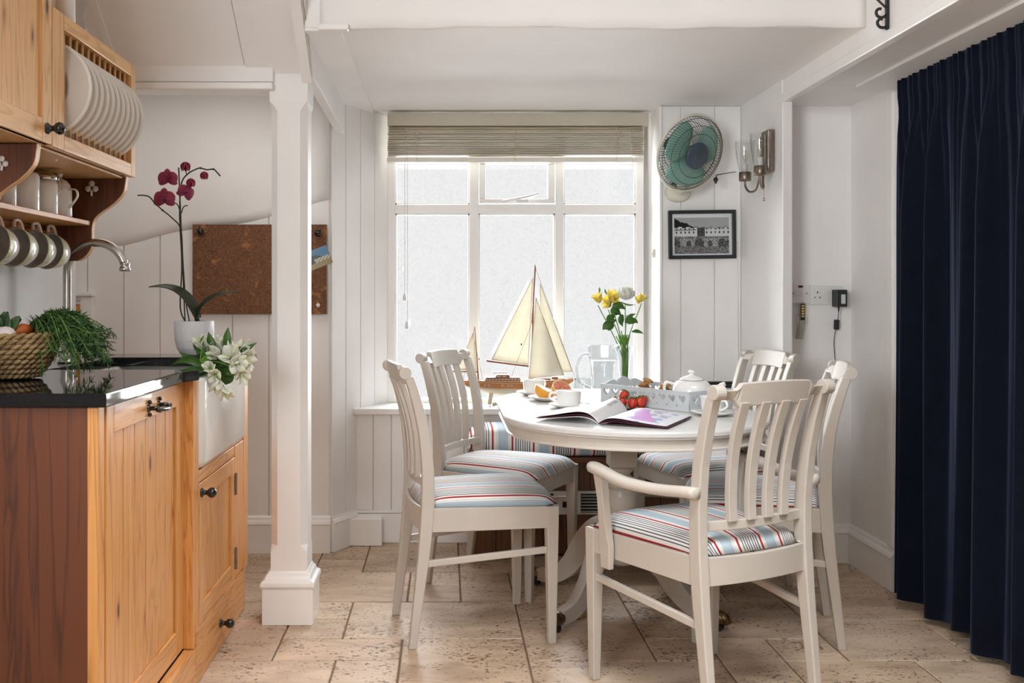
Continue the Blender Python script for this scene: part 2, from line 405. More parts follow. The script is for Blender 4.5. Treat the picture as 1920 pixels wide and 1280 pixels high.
loft(bm, rings); obj('plaster_band', bm, plaster, wbl, smooth=True)
bm = BM(); moulding(bm, (-2.3, 4.474), (-.515, 4.474), SK, -1); struct('baseboard_back', bm, gloss)
# splayed reveal left of the window
SP0, SP1 = Vector((-.518, 4.478, 0)), Vector((-.268, 4.95, 0)); sd = (SP1-SP0).normalized(); sn = Vector((-sd.y, sd.x, 0))
bm = BM(); q = [SP0, SP1, SP1+sn*.1, SP0+sn*.12]
loft(bm, [[v+Vector((0, 0, z)) for v in q] for z in (-.05, 2.2)]); wrl = struct('wall_reveal_left', bm, paint, 'white boarded splay left of the window')
boards(wrl, SP0, SP1, [0.0, .115, .24, .365, .50], 0, 2.038, th=.008, n=-1)
bm = BM(); e = SP0+sd*.195; moulding(bm, SP0[:2], e[:2], SK, -1); struct('baseboard_reveal', bm, gloss, bev=.001)
struct('trim_1', B(-.458, -.292, 4.58, 4.672, 0, .125), gloss, 'short white plinth block at the foot of the window splay', bev=.004)
# ---- wall under and around the window
wb = struct('wall_back', B(-.50, 1.45, 4.668, 5.06, -.05, .598), paint, 'white boarded wall below the window')
boards(wb, (-.434, 4.668), (1.40, 4.668), [.0856*k+.0105*(k > 0) for k in range(22)], .15, .598, n=-1)
struct('trim_2', B(-.434, 1.0, 4.640, 4.668, 0, .135), gloss, bev=.003)
struct('trim_3', B(-.434, 1.0, 4.646, 4.664, .137, .150), gloss, bev=.003)
bm = BM(); box(bm, -.44, 1.005, 4.632, 4.955, .598, .626); struct('trim_4', bm, gloss, 'white window sill board', bev=.004)
bm = BM(); box(bm, -.6, -.285, 4.952, 5.06, .55, 2.2); box(bm, .977, 1.5, 4.952, 5.06, .55, 2.2); box(bm, -.6, 1.5, 4.952, 5.06, 2.04, 2.3)
struct('wall_window', bm, paint)
# picture wall and its reveal, sconce wall, pier
wr = struct('wall_picture', B(1.0, 1.50, 4.668, 4.96, .55, 2.2), paint, 'white boarded wall with the fan and the harbour picture')
boards(wr, (1.0, 4.668), (1.385, 4.668), [0.0, .103, .26, .385], .627, 2.038, th=.008, n=-1)
struct('trim_5', B(1.0, 1.012, 4.645, 4.668, .627, 2.038), gloss, bev=.003)
struct('wall_sconce', B(1.385, 1.42, 4.10, 4.70, -.05, 2.2), paint, 'white pier wall carrying the wall light')
struct('trim_6', B(1.383, 1.424, 4.085, 4.10, 0, 1.948), gloss, 'vertical corner trim of the white pier', bev=.003)
struct('wall_alcove', B(1.42, 2.1, 4.312, 4.42, -.05, 2.1), paint, 'plain white wall with the sockets')
bm = BM(); moulding(bm, (1.42, 4.312), (1.757, 4.312), SK, -1); struct('baseboard_alcove', bm, gloss)
struct('wall_right', B(1.757, 1.86, 3.90, 4.40, -.05, 2.1), paint, 'white wall return beside the curtain')
struct('trim_7', B(1.742, 1.79, 3.885, 3.93, .165, 1.948), gloss, 'white architrave beside the curtain', bev=.004)
struct('trim_8', B(1.750, 1.79, 3.84, 3.885, .165, 1.948), gloss, bev=.004)
bm = BM(); moulding(bm, (1.757, 4.312), (1.757, 3.87), SK, -1); struct('baseboard_right', bm, gloss)
struct('wall_right_front', B(1.83, 1.95, -1.4, 3.90, -.05, 3.3), paint, 'white wall behind the curtain')
# bulkhead and soffit right
struct('wall_bulkhead', B(1.39, 1.95, -1.4, 4.105, 1.985, 3.3), plaster, 'white boxed beam above the curtain recess')
struct('trim_9', B(1.384, 1.418, -1.4, 4.105, 1.948, 1.985), gloss, 'slim edge moulding along the boxed beam', bev=.004)
struct('ceiling_recess', B(1.418, 1.95, -1.4, 4.42, 1.972, 1.995), paint)
struct('trim_10', B(1.60, 1.83, -1.4, 3.88, 1.962, 1.973), paint, bev=.002)
# ceilings
struct('ceiling', B(-.467, 1.50, 3.30, 5.06, 2.04, 2.16), plaster, 'low white plaster ceiling above the dining table')
struct('trim_11', B(-.467, -.345, 3.305, 4.95, 2.030, 2.041), paint, bev=.002)
struct('wall_upper', B(-.467, 1.42, 3.30, 3.42, 2.16, 3.3), plaster, 'rough white plastered face above the low ceiling')
bm = BM(); rings = []
for k in range(61):
    x = -.415+1.805*k/60; wz = .0035*sin(x*7)+.002*sin(x*23); rings.append([(x, 3.30, 2.036+wz), (x, 3.290, 2.04+wz), (x, 3.287+.002*sin(x*11), 2.08), (x, 3.292, 2.3), (x, 3.292, 3.3), (x, 3.31, 3.3), (x, 3.31, 2.045)])
loft(bm, rings); struct('wall_upper_plaster', bm, plaster, smooth=True)
struct('trim_12', B(-.42, -.318, 3.272, 3.30, 2.026, 2.046), gloss, bev=.004)
struct('ceiling_high', B(-1.5, 2.0, -1.4, 3.4, 3.2, 3.3), plaster)
struct('ceiling_left', B(-2.4, -.467, 3.46, 4.6, 2.15, 2.25), plaster)
# stair: sloping soffit, side casing, cross beam
slope = lambda y: 1.93+.74*(3.5-y)
bm = BM(); prism(bm, [(3.50, slope(3.5)), (1.74, slope(1.74)), (1.80, slope(1.74)+.1), (3.56, 2.05)], 0, -1.5, -.70); stc = struct('ceiling_stair', bm, plaster, 'sloping white underside of the stairs')
bm = BM(); prism(bm, [(3.50, slope(3.5)-.006), (1.74, slope(1.74)-.006), (1.80, slope(1.74)+.1), (3.56, 2.05)], 0, -.697, -.500); obj('board', bm, plaster, stc)
bm = BM(); prism(bm, [(3.50, slope(3.5)-.008), (1.74, slope(1.74)-.008), (1.74, slope(1.74)), (3.50, slope(3.5))], 0, -1.158, -1.138); obj('batten', bm, gloss, stc)
bm = BM(); prism(bm, [(4.60, 1.893), (3.50, 1.917), (3.48, 1.93), (1.74, 3.22), (3.29, 3.22), (3.31, 2.06), (4.60, 2.06)], 0, -.500, -.462); struct('wall_stair_side', bm, paint, 'white side casing of the stairs and its long beam', bev=.003)
bm = BM(); prism(bm, [(3.47, 1.917), (1.74, 3.198), (1.74, 3.18), (3.49, 1.897)], 0, -.503, -.468); struct('trim_13', bm, gloss)
struct('trim_14', B(-1.5, -.60, 3.47, 3.56, 1.897, 2.06), paint, 'white cross beam carrying the stairs', bev=.004)
struct('trim_15', B(-1.5, -.60, 3.455, 3.56, 1.868, 1.893), gloss, bev=.005)
# outer shell
struct('wall_left', B(-1.44, -1.32, -1.4, 3.56, -.05, 3.3), paint, 'white kitchen wall behind the wall cupboards', bev=.004)
struct('wall_far_left', B(-2.4, -2.3, 3.3, 4.6, -.05, 2.25), paint)
struct('wall_far_left_front', B(-2.4, -1.44, 3.35, 3.46, -.05, 2.25), paint)
struct('wall_front', B(-1.5, 2.0, -1.4, -1.3, -.05, 3.3), paint)
# low pine door in the left back wall
d1 = struct('door_1', B(-2.2, -1.625, 4.450, 4.470, .01, 1.110), pine[2], 'low pine door in a white frame behind the tap')
obj('rail', B(-2.2, -1.650, 4.443, 4.451, 1.03, 1.105), pine[0], d1, bev=.003)
obj('stile', B(-1.655, -1.627, 4.440, 4.451, .01, 1.105), pine[2], d1, bev=.003)
obj('rail', B(-2.2, -1.660, 4.443, 4.451, .93, .965), pine[0], d1, bev=.003)
for z0, z1, y, xe in ((1.112, 1.130, 4.446, -1.628), (1.1305, 1.150, 4.438, -1.628), (1.1505, 1.166, 4.425, -1.570)): obj('architrave', B(-2.25, xe, y, 4.481, z0, z1), gloss, d1, bev=.002)
obj('architrave', B(-1.627, -1.575, 4.435, 4.481, .0, 1.150), gloss, d1, bev=.002)
# ---- window
wx = lambda p: (p-HX)*.002641
wz = lambda p: EYE-(p-HY)*.002641
w1 = struct('window_1', B(wx(727), wx(741.6), 4.90, 4.955, .626, 2.04), gloss, 'white six light window with obscured glass and arched top corners', bev=.003)
for nm, a in (('jamb', (wx(1190.7), wx(1205), .626, 2.04)), ('mullion', (wx(880), wx(897), .626, 2.04)), ('mullion', (wx(1040), wx(1055.7), .626, 2.04)),
              ('transom', (wx(741), wx(1191), wz(401), wz(384))), ('head', (wx(741), wx(1191), 2.01, 2.04)), ('bottom_rail', (wx(741), wx(1191), .626, .645))):
    e = {'transom': .002, 'head': .0015, 'bottom_rail': .001}.get(nm, 0)
    obj(nm, B(a[0], a[1], 4.90+e, 4.955-e, a[2], a[3]), gloss, w1, bev=.003)
def arch(xc, xe, z0, z1):
    bm = BM(); pts = []
    r = abs(xe-xc)
    poly = [(xe, z0), (xe, z1)]
    poly += [(xc+(xe-xc)*cos(a), z0+(z1-z0)*.92*sin(a)) for a in [pi/2-pi/2*k/10 for k in range(11)]]
    prism(bm, poly[:-1], 1, 4.915, 4.950); return bm
obj('corner_bracket', arch(wx(765), wx(741), wz(345), 2.01), gloss, w1); obj('corner_bracket', arch(wx(1168), wx(1191), wz(345), 2.01), gloss, w1)
cols = [(741.6, 880), (897, 1040), (1055.7, 1190.7)]
for k, (a, b) in enumerate(cols):
    for z0, z1 in ((wz(749), wz(401)), (wz(384), 2.01)):
        obj('pane', B(wx(a), wx(b), 4.930, 4.934, z0, z1), pane_m, w1)
        for q in ((wx(a), wx(a)+.007, z0, z1), (wx(b)-.007, wx(b), z0, z1), (wx(a), wx(b), z0, z0+.007), (wx(a), wx(b), z1-.007, z1)):
            if not (k == 1 and z1 == 2.01): obj('glazing_bead', B(q[0], q[1], 4.918, 4.932, q[2], q[3]), gloss, w1)
bm = BM()
for a in ((wx(898), wx(910), 1.629, 1.797), (wx(1026), wx(1039), 1.629, 1.797), (wx(898), wx(1039), 1.606, 1.628), (wx(898), wx(1039), 1.798, 1.86)): box(bm, a[0], a[1], 4.890, 4.928, a[2], a[3])
cs = obj('casement', bm, gloss, w1, bev=.003)
bm = BM(); tube(bm, [at(943, 377, 4.88), at(965, 373, 4.87), at(985, 369, 4.865), at(1010, 362, 4.865)], [.004, .006, .005, .003], 8); box(bm, at(968, 0, 4.88).x, at(990, 0, 4.88).x, 4.875, 4.892, wz(379), wz(374)); obj('casement_stay', bm, whitep, cs, smooth=True)
bm = BM(); box(bm, 1.002-.012, 1.004, 4.75, 4.765, wz(485)+.0, wz(470)); ball(bm, (.99, 4.757, wz(478)), .008, 8); tag(obj('cord_cleat', bm, creamp, None, smooth=True), 'small cream cord cleat on the right side of the window recess', 'cleat')
# ---- blind
bl = thing('window_blind', 'raised ivory wooden slatted blind across the top of the window', 'blind', (.35, 4.80, 1.80))
b0, b1 = at(727, 0, 4.79).x, at(1214, 0, 4.79).x
bz = lambda p: EYE-(p-HY)*4.79/F
obj('valance', B(b0, b1, 4.765, 4.79, bz(237), bz(213.5)), blindm, bl, bev=.003)
obj('headrail', B(b0+.01, b1-.01, 4.79, 4.85, bz(234), bz(214)), blindw, bl)
for k in range(13):
    z = bz(292)+k*.0086; dx = random.uniform(-.003, .003)
    bm = BM(); a_ = random.uniform(-.05, .03); loft(bm, [[(b0+.002+dx, 4.772, z), (b0+.002+dx, 4.825, z+a_*.04), (b0+.002+dx, 4.825, z+.0055+a_*.04), (b0+.002+dx, 4.772, z+.0055)], [(b1-.02+dx, 4.772, z+.002), (b1-.02+dx, 4.825, z+.002), (b1-.02+dx, 4.825, z+.0075), (b1-.02+dx, 4.772, z+.0075)]])
    obj('slat', bm, blindm, bl, bev=.001, seg=1)
for z, t in ((bz(252), .9), (bz(247), 1.0), (bz(242), 1.0), (bz(237), .9)):
    bm = BM(); loft(bm, [[(x, 4.776, z-.012*t), (x, 4.822, z+.012*t), (x, 4.822, z+.015*t), (x, 4.776, z-.009*t)] for x in (b0+.004, b1-.02)]); obj('slat', bm, blindm, bl, bev=.001, seg=1)
obj('bottom_rail', B(b0-.003, b1-.022, 4.768, 4.828, bz(305), bz(296)), blindw, bl, bev=.003)
for px in (782, 965, 1155):
    bm = BM(); x = at(px, 0, 4.78).x; rr = random.Random(px)
    for s in range(7):
        p = Vector((x+rr.uniform(-.008, .012), 4.762, bz(248)-s*.016)); pts = [p+Vector((rr.uniform(-.02, .02), rr.uniform(-.004, .003), -i*.004)) for i in range(4)]
        tube(bm, bez(pts, 3), .0012, 5)
    tube(bm, [(x, 4.762, bz(238)), (x, 4.762, bz(300))], .001, 5); ball(bm, (x, 4.765, bz(301)), .003, 6); obj('ladder_cord', bm, cordm, bl)
bm = BM(); tube(bm, [at(759, 238, 4.75), at(759, 548, 4.75)], .0011, 5); tube(bm, [at(764, 238, 4.75), at(764, 602, 4.75)], .0011, 5)
pc = obj('pull_cord', bm, cordm, bl)
bm = BM()
for a in (at(759, 556, 4.75), at(763, 609, 4.75)): lathe(bm, [(.002, .02), (.005, .014), (.009, -.004), (.010, -.014), (.008, -.018)], a, 10)
obj('cord_pull', bm, whitep, bl, smooth=True)
bm = BM(); tube(bm, bez([at(1180, 238, 4.74), at(1186, 300, 4.74), at(1190, 345, 4.75), at(1188, 380, 4.74)], 5), .0011, 5); obj('pull_cord', bm, cordm, bl)
# ---- post
po = struct('post', B(-.641, -.462, 3.475, 3.655, 0, .130), gloss, 'white square post with chamfered edges and moulded base', bev=.003)
bm = BM()
for e_, z in ((0, .130), (0, .146), (-.010, .158), (-.016, .165), (-.020, .178), (-.026, .182)):
    pass
def sq(e_, z): return [(-.645-e_, 3.471-e_, z), (-.458+e_, 3.471-e_, z), (-.458+e_, 3.659+e_, z), (-.645-e_, 3.659+e_, z)]
loft(bm, [sq(0, .130), sq(.002, .138), sq(0, .150), sq(-.012, .158), sq(-.016, .170), sq(-.024, .180), sq(-.026, .186)]); obj('base_moulding', bm, gloss, po, bev=.002)
def oct_(x0, x1, y0, y1, c, z): return [(x0+c, y0, z), (x1-c, y0, z), (x1, y0+c, z), (x1, y1-c, z), (x1-c, y1, z), (x0+c, y1, z), (x0, y1-c, z), (x0, y0+c, z)]
X0, X1, Y0, Y1 = -.614, -.486, 3.497, 3.635
def rg_(c, z, s=0): return oct_(X0-s, X1+s, Y0-s, Y1+s, c, z)
bm = BM(); loft(bm, [rg_(.001, .18), rg_(.001, .250), rg_(.010, .262), rg_(.024, .275), rg_(.024, 1.80), rg_(.015, 1.815), rg_(.002, 1.835, .004), rg_(.001, 1.932, .004)]); obj('shaft', bm, paint, po, bev=.0015)

# ============================================================ KITCHEN UNITS
wt = BM()
def slab(bm, poly, z0, z1): prism(bm, poly, 2, z0, z1)
ZT, ZB = .936, .905
slab(wt, [(-1.32, 2.185), (-.745, 2.185), (-.745, 2.82), (-.715, 2.90), (-1.32, 2.90)], ZB, ZT)
slab(wt, [(-1.32, 2.899), (-1.16, 2.899), (-1.16, 3.48), (-1.32, 3.48)], ZB, ZT)
slab(wt, [(-1.32, 3.479), (-.78, 3.479), (-.715, 3.43), (-.695, 3.46), (-.690, 3.60), (-.70, 3.70), (-.74, 3.715), (-1.32, 3.715)], ZB, ZT)
tag(obj('worktop', wt, granite, None, bev=.004), 'polished black granite worktop around the sink', 'worktop')
# near base cupboard
kc = thing('base_cupboard', 'pine base cupboard with dark stained end panel under the near worktop', 'cupboard', (-1.04, 2.55, 0))
obj('end_panel', B(-1.318, -.767, 2.197, 2.215, 0, .9045), dpine[2], kc, bev=.001)
obj('carcass', B(-1.318, -.790, 2.216, 2.925, .005, .900), darkin, kc)
obj('face_stile', B(-.790, -.765, 2.196, 2.236, 0, .9045), pine[2], kc, bev=.002)
dr = obj('door', B(-.783, -.775, 2.240, 2.920, .125, .9), pine[2], kc)
obj('stile', B(-.786, -.762, 2.240, 2.290, .126, .900), pine[2], dr, bev=.002)
obj('stile', B(-.786, -.762, 2.823, 2.900, .126, .900), pine[2], dr, bev=.002)
obj('rail', B(-.786, -.762, 2.2905, 2.8225, .836, .900), pine[1], dr, bev=.002)
obj('rail', B(-.786, -.762, 2.2905, 2.8225, .126, .196), pine[1], dr, bev=.002)
ys = [2.2905+.5320*k/6 for k in range(7)]
for a, b in zip(ys, ys[1:]): obj('board', B(-.783, -.7695, a+.0018, b-.0018, .1965, .8355), pine[2], dr, bev=.0018)
obj('plinth', B(-.765, -.733, 2.195, 2.927, .004, .118), pine[1], kc, bev=.002)
bm = BM(); yh = 2.60
for s in (-1, 1):
    tube(bm, [(-.762, yh+s*.045, .862), (-.735, yh+s*.045, .862)], .006, 8); ball(bm, (-.764, yh+s*.045, .862), .011, 10); ball(bm, (-.758, yh+s*.045, .878), .006, 8); ball(bm, (-.758, yh+s*.045, .846), .006, 8)
tube(bm, bez([(-.735, yh-.06, .860), (-.727, yh-.03, .858), (-.724, yh, .857), (-.727, yh+.03, .858), (-.735, yh+.06, .860)], 4), [.0055]*17, 10); obj('handle', bm, black, dr, smooth=True)
# sink cupboard
ks = thing('sink_cupboard', 'pine sink cupboard with small door and low drawer', 'cupboard', (-1.03, 3.3, 0))
obj('carcass', B(-1.318, -.765, 2.93, 3.690, .005, .625), darkin, ks)
obj('face_stile', B(-.765, -.735, 2.928, 2.968-.0, .160, .905), pine[2], ks, bev=.002)
bm = BM(); box(bm, -.785, -.735, 2.905, 2.926, .12, .905); obj('filler_strip', bm, pine[2], kc, bev=.002)
obj('face_rail', B(-.765, -.736, 2.969, 3.474, .592, .628), pine[1], ks, bev=.002)
obj('face_stile', B(-.765, -.734, 3.476, 3.618, .165, .628), pine[2], ks, bev=.002)
obj('end_post', B(-.80, -.734, 3.622, 3.700, .155, .905), pine[2], ks, bev=.002)
obj('end_panel', B(-1.318, -.80, 3.675, 3.698, 0, .904), pine[2], ks)
d2 = obj('door', B(-.752, -.744, 2.970, 3.472, .166, .590), pine[2], ks)
obj('stile', B(-.755, -.733, 2.970, 3.012, .166, .590), pine[2], d2, bev=.002); obj('stile', B(-.755, -.733, 3.415, 3.472, .166, .590), pine[2], d2, bev=.002)
obj('rail', B(-.755, -.733, 3.0125, 3.4145, .535, .590), pine[1], d2, bev=.002); obj('rail', B(-.755, -.733, 3.0125, 3.4145, .166, .226), pine[1], d2, bev=.002)
ys = [3.0125+.402*k/5 for k in range(6)]
for a, b in zip(ys, ys[1:]): obj('board', B(-.752, -.7405, a+.0018, b-.0018, .2265, .5345), pine[2], d2, bev=.0018)
def knob(c, parent):
    bm = BM(); prof = [(.014, 0), (.0145, .004), (.010, .007), (.007, .012), (.008, .018), (.014, .024), (.0165, .032), (.014, .040), (.007, .045), (.001, .046)]
    lathe(bm, prof, (0, 0, 0), 16); XF(bm, Matrix.Translation(c) @ Matrix.Rotation(pi/2, 4, 'Y')); return obj('knob', bm, black, parent, smooth=True)
knob((-.733, 2.992, .560), d2)
for z in (.496, .237):
    bm = BM(); tube(bm, [(-.731, 3.474, z-.038), (-.731, 3.474, z+.038)], .005, 8); box(bm, -.735, -.7315, 3.460, 3.488, z-.036, z+.036); obj('hinge', bm, bronze, d2)
kd = obj('drawer', B(-.765, -.733, 2.932, 3.468, .004, .120), pine[1], ks, bev=.002)
obj('drawer_front', B(-.765, -.732, 2.932, 3.468, .1205, .1645), pine[1], ks, bev=.001)
knob((-.733, 3.244, .085), kd)
obj('plinth', B(-.80, -.737, 3.472, 3.665, .004, .154), pine[1], ks, bev=.002)
# sink
bm = BM(); sx0, sx1, sy0, sy1, sz0, sz1 = -1.17, -.722, 2.972, 3.612, .632, .9045
def rrect(x0, x1, y0, y1, r, z, n=5):
    out = []
    for cx, cyy, a0 in ((x1-r, y1-r, 0), (x0+r, y1-r, pi/2), (x0+r, y0+r, pi), (x1-r, y0+r, 1.5*pi)):
        for k in range(n+1): a = a0+pi/2*k/n; out.append((cx+r*cos(a), cyy+r*sin(a), z))
    return out
def RR(e_, r, z): return rrect(sx0-e_, sx1+e_, sy0-e_, sy1+e_, r, z)
vsr = loft(bm, [RR(-.03, .02, sz0), RR(-.008, .03, sz0+.003), RR(0, .03, sz0+.02), RR(0, .03, sz1-.012), RR(-.003, .03, sz1-.003), RR(-.010, .025, sz1), RR(-.028, .02, sz1), RR(-.036, .02, sz1-.01), RR(-.045, .03, sz0+.05), RR(-.07, .03, sz0+.03)])
tag(obj('ceramic_sink', bm, porc, None, smooth=True), 'deep white ceramic butler sink with a plain front', 'sink')
# tap
tp = thing('kitchen_tap', 'tall brushed nickel swan neck tap standing behind the sink', 'tap', (-1.215, 3.2, ZT))
cx_, r_ = -1.118, .097
arc = [(cx_-r_*cos(a), 3.2-.02*sin(a/2), 1.225+r_*sin(a)) for a in [pi*.93*k/18 for k in range(19)]]
pts = [(-1.215, 3.2, ZT+.03), (-1.215, 3.2, 1.10), (-1.215, 3.2, 1.20)]+arc
bm = BM(); tube(bm, pts, [.0135]*len(pts), 14); obj('spout', bm, nickel, tp, smooth=True)
e = Vector(arc[-1]); bm = BM(); lathe(bm, [(.013, .012), (.0165, .010), (.0165, .004), (.0145, 0), (.0165, -.004), (.0185, -.010), (.0175, -.016), (.012, -.017)], e, 18); obj('nozzle', bm, nickel, tp, smooth=True)
bm = BM(); lathe(bm, [(.030, 0), (.030, .006), (.024, .012), (.020, .03), (.022, .06), (.016, .075), (.0135, .08)], (-1.215, 3.2, ZT+.0005), 20); obj('tap_body', bm, nickel, tp, smooth=True)
bm = BM(); tube(bm, [(-1.215, 3.2, ZT+.045), (-1.215, 3.26, ZT+.055)], [.006, .005], 8); ball(bm, (-1.215, 3.265, ZT+.056), .009, 8); obj('lever', bm, nickel, tp, smooth=True)
# wall cupboard (near) and plate rack
wc = thing('wall_cupboard', 'pale pine wall cupboard with one boarded door', 'cupboard', (-1.16, 2.25, 1.532))
XF_ = -1.0
obj('carcass', B(-1.318, XF_-.022, 1.95, 2.528, 1.534, 2.28), upine[2], wc, bev=.002)
du = obj('door', B(XF_-.016, XF_-.006, 1.955, 2.526, 1.534, 2.275), upine[2], wc)
obj('stile', B(XF_-.020, XF_+.002, 1.955, 2.010, 1.534, 2.275), upine[2], du, bev=.002); obj('stile', B(XF_-.020, XF_+.002, 2.468, 2.526, 1.534, 2.275), upine[2], du, bev=.002)
obj('rail', B(XF_-.020, XF_+.002, 2.0105, 2.4675, 1.534, 1.592), upine[1], du, bev=.002); obj('rail', B(XF_-.020, XF_+.002, 2.0105, 2.4675, 2.215, 2.275), upine[1], du, bev=.002)
ys = [2.0105+.457*k/5 for k in range(6)]
for a, b in zip(ys, ys[1:]): obj('board', B(XF_-.016, XF_-.0065, a+.001, b-.001, 1.5925, 2.2145), upine[2], du, bev=.0015)
knob((XF_+.002, 2.495, 1.570), du)
pr = thing('plate_rack', 'open pale pine plate rack with dowels on the wall', 'rack', (-1.16, 2.87, 1.532))
obj('side_panel', B(-1.318, XF_-.022, 2.534, 2.552, 1.534, 1.885), upine[2], pr, bev=.002)
obj('side_panel', B(-1.318, XF_-.022, 3.19, 3.209, 1.534, 1.885), upine[2], pr, bev=.002)
obj('stile', B(XF_-.021, XF_, 2.534, 2.612, 1.532, 1.889), upine[2], pr, bev=.002)
obj('stile', B(XF_-.021, XF_, 3.172, 3.212, 1.532, 1.889), upine[2], pr, bev=.002)
obj('rail', B(XF_-.021, XF_, 2.6125, 3.1715, 1.850, 1.889), upine[1], pr, bev=.002)
obj('rail', B(XF_-.021, XF_, 2.6125, 3.1715, 1.532, 1.572), upine[1], pr, bev=.002)
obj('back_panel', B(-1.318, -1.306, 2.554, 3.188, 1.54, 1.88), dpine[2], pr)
obj('bottom_panel', B(-1.305, XF_-.022, 2.553, 3.189, 1.536, 1.552), upine[1], pr)
obj('top_panel', B(-1.305, XF_-.022, 2.553, 3.189, 1.872, 1.886), upine[1], pr)
pitch = .0455; y0 = 2.638
for k in range(12):
    bm = BM(); tube(bm, [(XF_-.012, y0+pitch*k, 1.565), (XF_-.012, y0+pitch*k, 1.857)], .0045, 8); obj('dowel', bm, upine[2], pr, smooth=True)
    bm = BM(); tube(bm, [(-1.26, y0+pitch*k, 1.552), (-1.26, y0+pitch*k, 1.872)], .0045, 8); obj('dowel', bm, upine[2], pr, smooth=True)
# plates (discs facing along the rack)
prof = [(.0001, .004), (.075, .004), (.085, .006), (.128, .0165), (.1315, .0175), (.1325, .0155), (.125, .0115), (.088, .002), (.080, -.002), (.072, -.003), (.070, 0), (.0001, 0)]
plab = ['foremost white dinner plate in the plate rack, showing its face', 'second dinner plate from the front of the plate rack', 'third dinner plate from the front of the plate rack', 'fourth dinner plate from the front of the plate rack',
        'fifth dinner plate from the front of the plate rack', 'sixth dinner plate from the front of the plate rack', 'sixth dinner plate from the far end of the plate rack', 'fifth dinner plate from the far end of the plate rack',
        'fourth dinner plate from the far end of the plate rack', 'third dinner plate from the far end of the plate rack', 'second dinner plate from the far end of the plate rack']
p0_ = None
for k in range(11):
    yk = y0+pitch*(k+.5)-.012
    if p0_ is None:
        bm = BM(); lathe(bm, prof, (0, 0, 0), 56, cap=False); XF(bm, Matrix.Rotation(pi/2, 4, 'X') @ Matrix.Scale(-1, 4, (0, 0, 1)))
        XF(bm, Matrix.Translation((0, 0, .1325))); p0_ = obj('dinner_plate', bm, [plate_m, plate_rim], None, smooth=True)
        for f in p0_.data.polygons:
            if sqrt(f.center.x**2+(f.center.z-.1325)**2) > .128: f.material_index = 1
        o = p0_
    else:
        o = p0_.copy(); C.objects.link(o)
    o.location = (-1.078, yk, 1.5745); o.rotation_euler = (radians(-1.5), 0, radians(random.uniform(-1.2, 1.2)))
    tag(o, plab[k], 'plate', 'dinner plates in the plate rack')
# shelf unit with S shaped brackets
sh = thing('shelf_unit', 'scroll sided pine shelf below the plate rack', 'shelf', (-1.2, 2.85, 1.26))
def scroll(y, th):
    pr_ = [(-1.020, 1.531), (-1.022, 1.512), (-1.030, 1.478), (-1.061, 1.444), (-1.098, 1.418), (-1.121, 1.396), (-1.129, 1.365), (-1.129, 1.321), (-1.132, 1.302), (-1.150, 1.276), (-1.172, 1.263)]
    c = bez([(a, 0, b) for a, b in pr_], 4); poly = [(v.x, v.z) for v in c]+[(-1.318, 1.262), (-1.318, 1.531)]
    bm = BM(); prism(bm, poly, 1, y, y+th); return bm
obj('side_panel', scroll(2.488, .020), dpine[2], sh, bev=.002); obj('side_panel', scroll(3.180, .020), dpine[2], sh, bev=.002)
bm = BM()
c = bez([(a, 0, b) for a, b in [(-1.020, 1.531), (-1.022, 1.512), (-1.030, 1.478), (-1.061, 1.444), (-1.098, 1.418), (-1.121, 1.396), (-1.129, 1.365), (-1.129, 1.321), (-1.132, 1.302), (-1.150, 1.276), (-1.172, 1.263)]], 4)
for yy in (2.487, 3.179):
    bm = BM(); loft(bm, [[(v.x-.001, yy, v.z), (v.x+.0015, yy, v.z), (v.x+.0015, yy+.022, v.z), (v.x-.001, yy+.022, v.z)] for v in c]); obj('edge_strip', bm, upine[2], sh)
obj('shelf_board', B(-1.317, -1.133, 2.509, 3.179, 1.375, 1.390), pine[1], sh, bev=.002)
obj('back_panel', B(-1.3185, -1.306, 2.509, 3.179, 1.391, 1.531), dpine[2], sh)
pg = obj('peg_rail', B(-1.3185, -1.296, 2.509, 3.179, 1.318, 1.374), pine[1], sh, bev=.002)
bm = BM(); box(bm, -1.305, XF_-.03, 2.509, 3.179, 1.5255, 1.5315); obj('top_panel', bm, upine[0], sh)
cupy = [2.74, 2.87, 3.0, 3.115]
for y in cupy:
    bm = BM(); tube(bm, [(-1.297, y, 1.345), (-1.235, y, 1.352)], [.006, .006], 8); ball(bm, (-1.232, y, 1.352), .010, 10); obj('peg', bm, pine[0], sh, smooth=True)
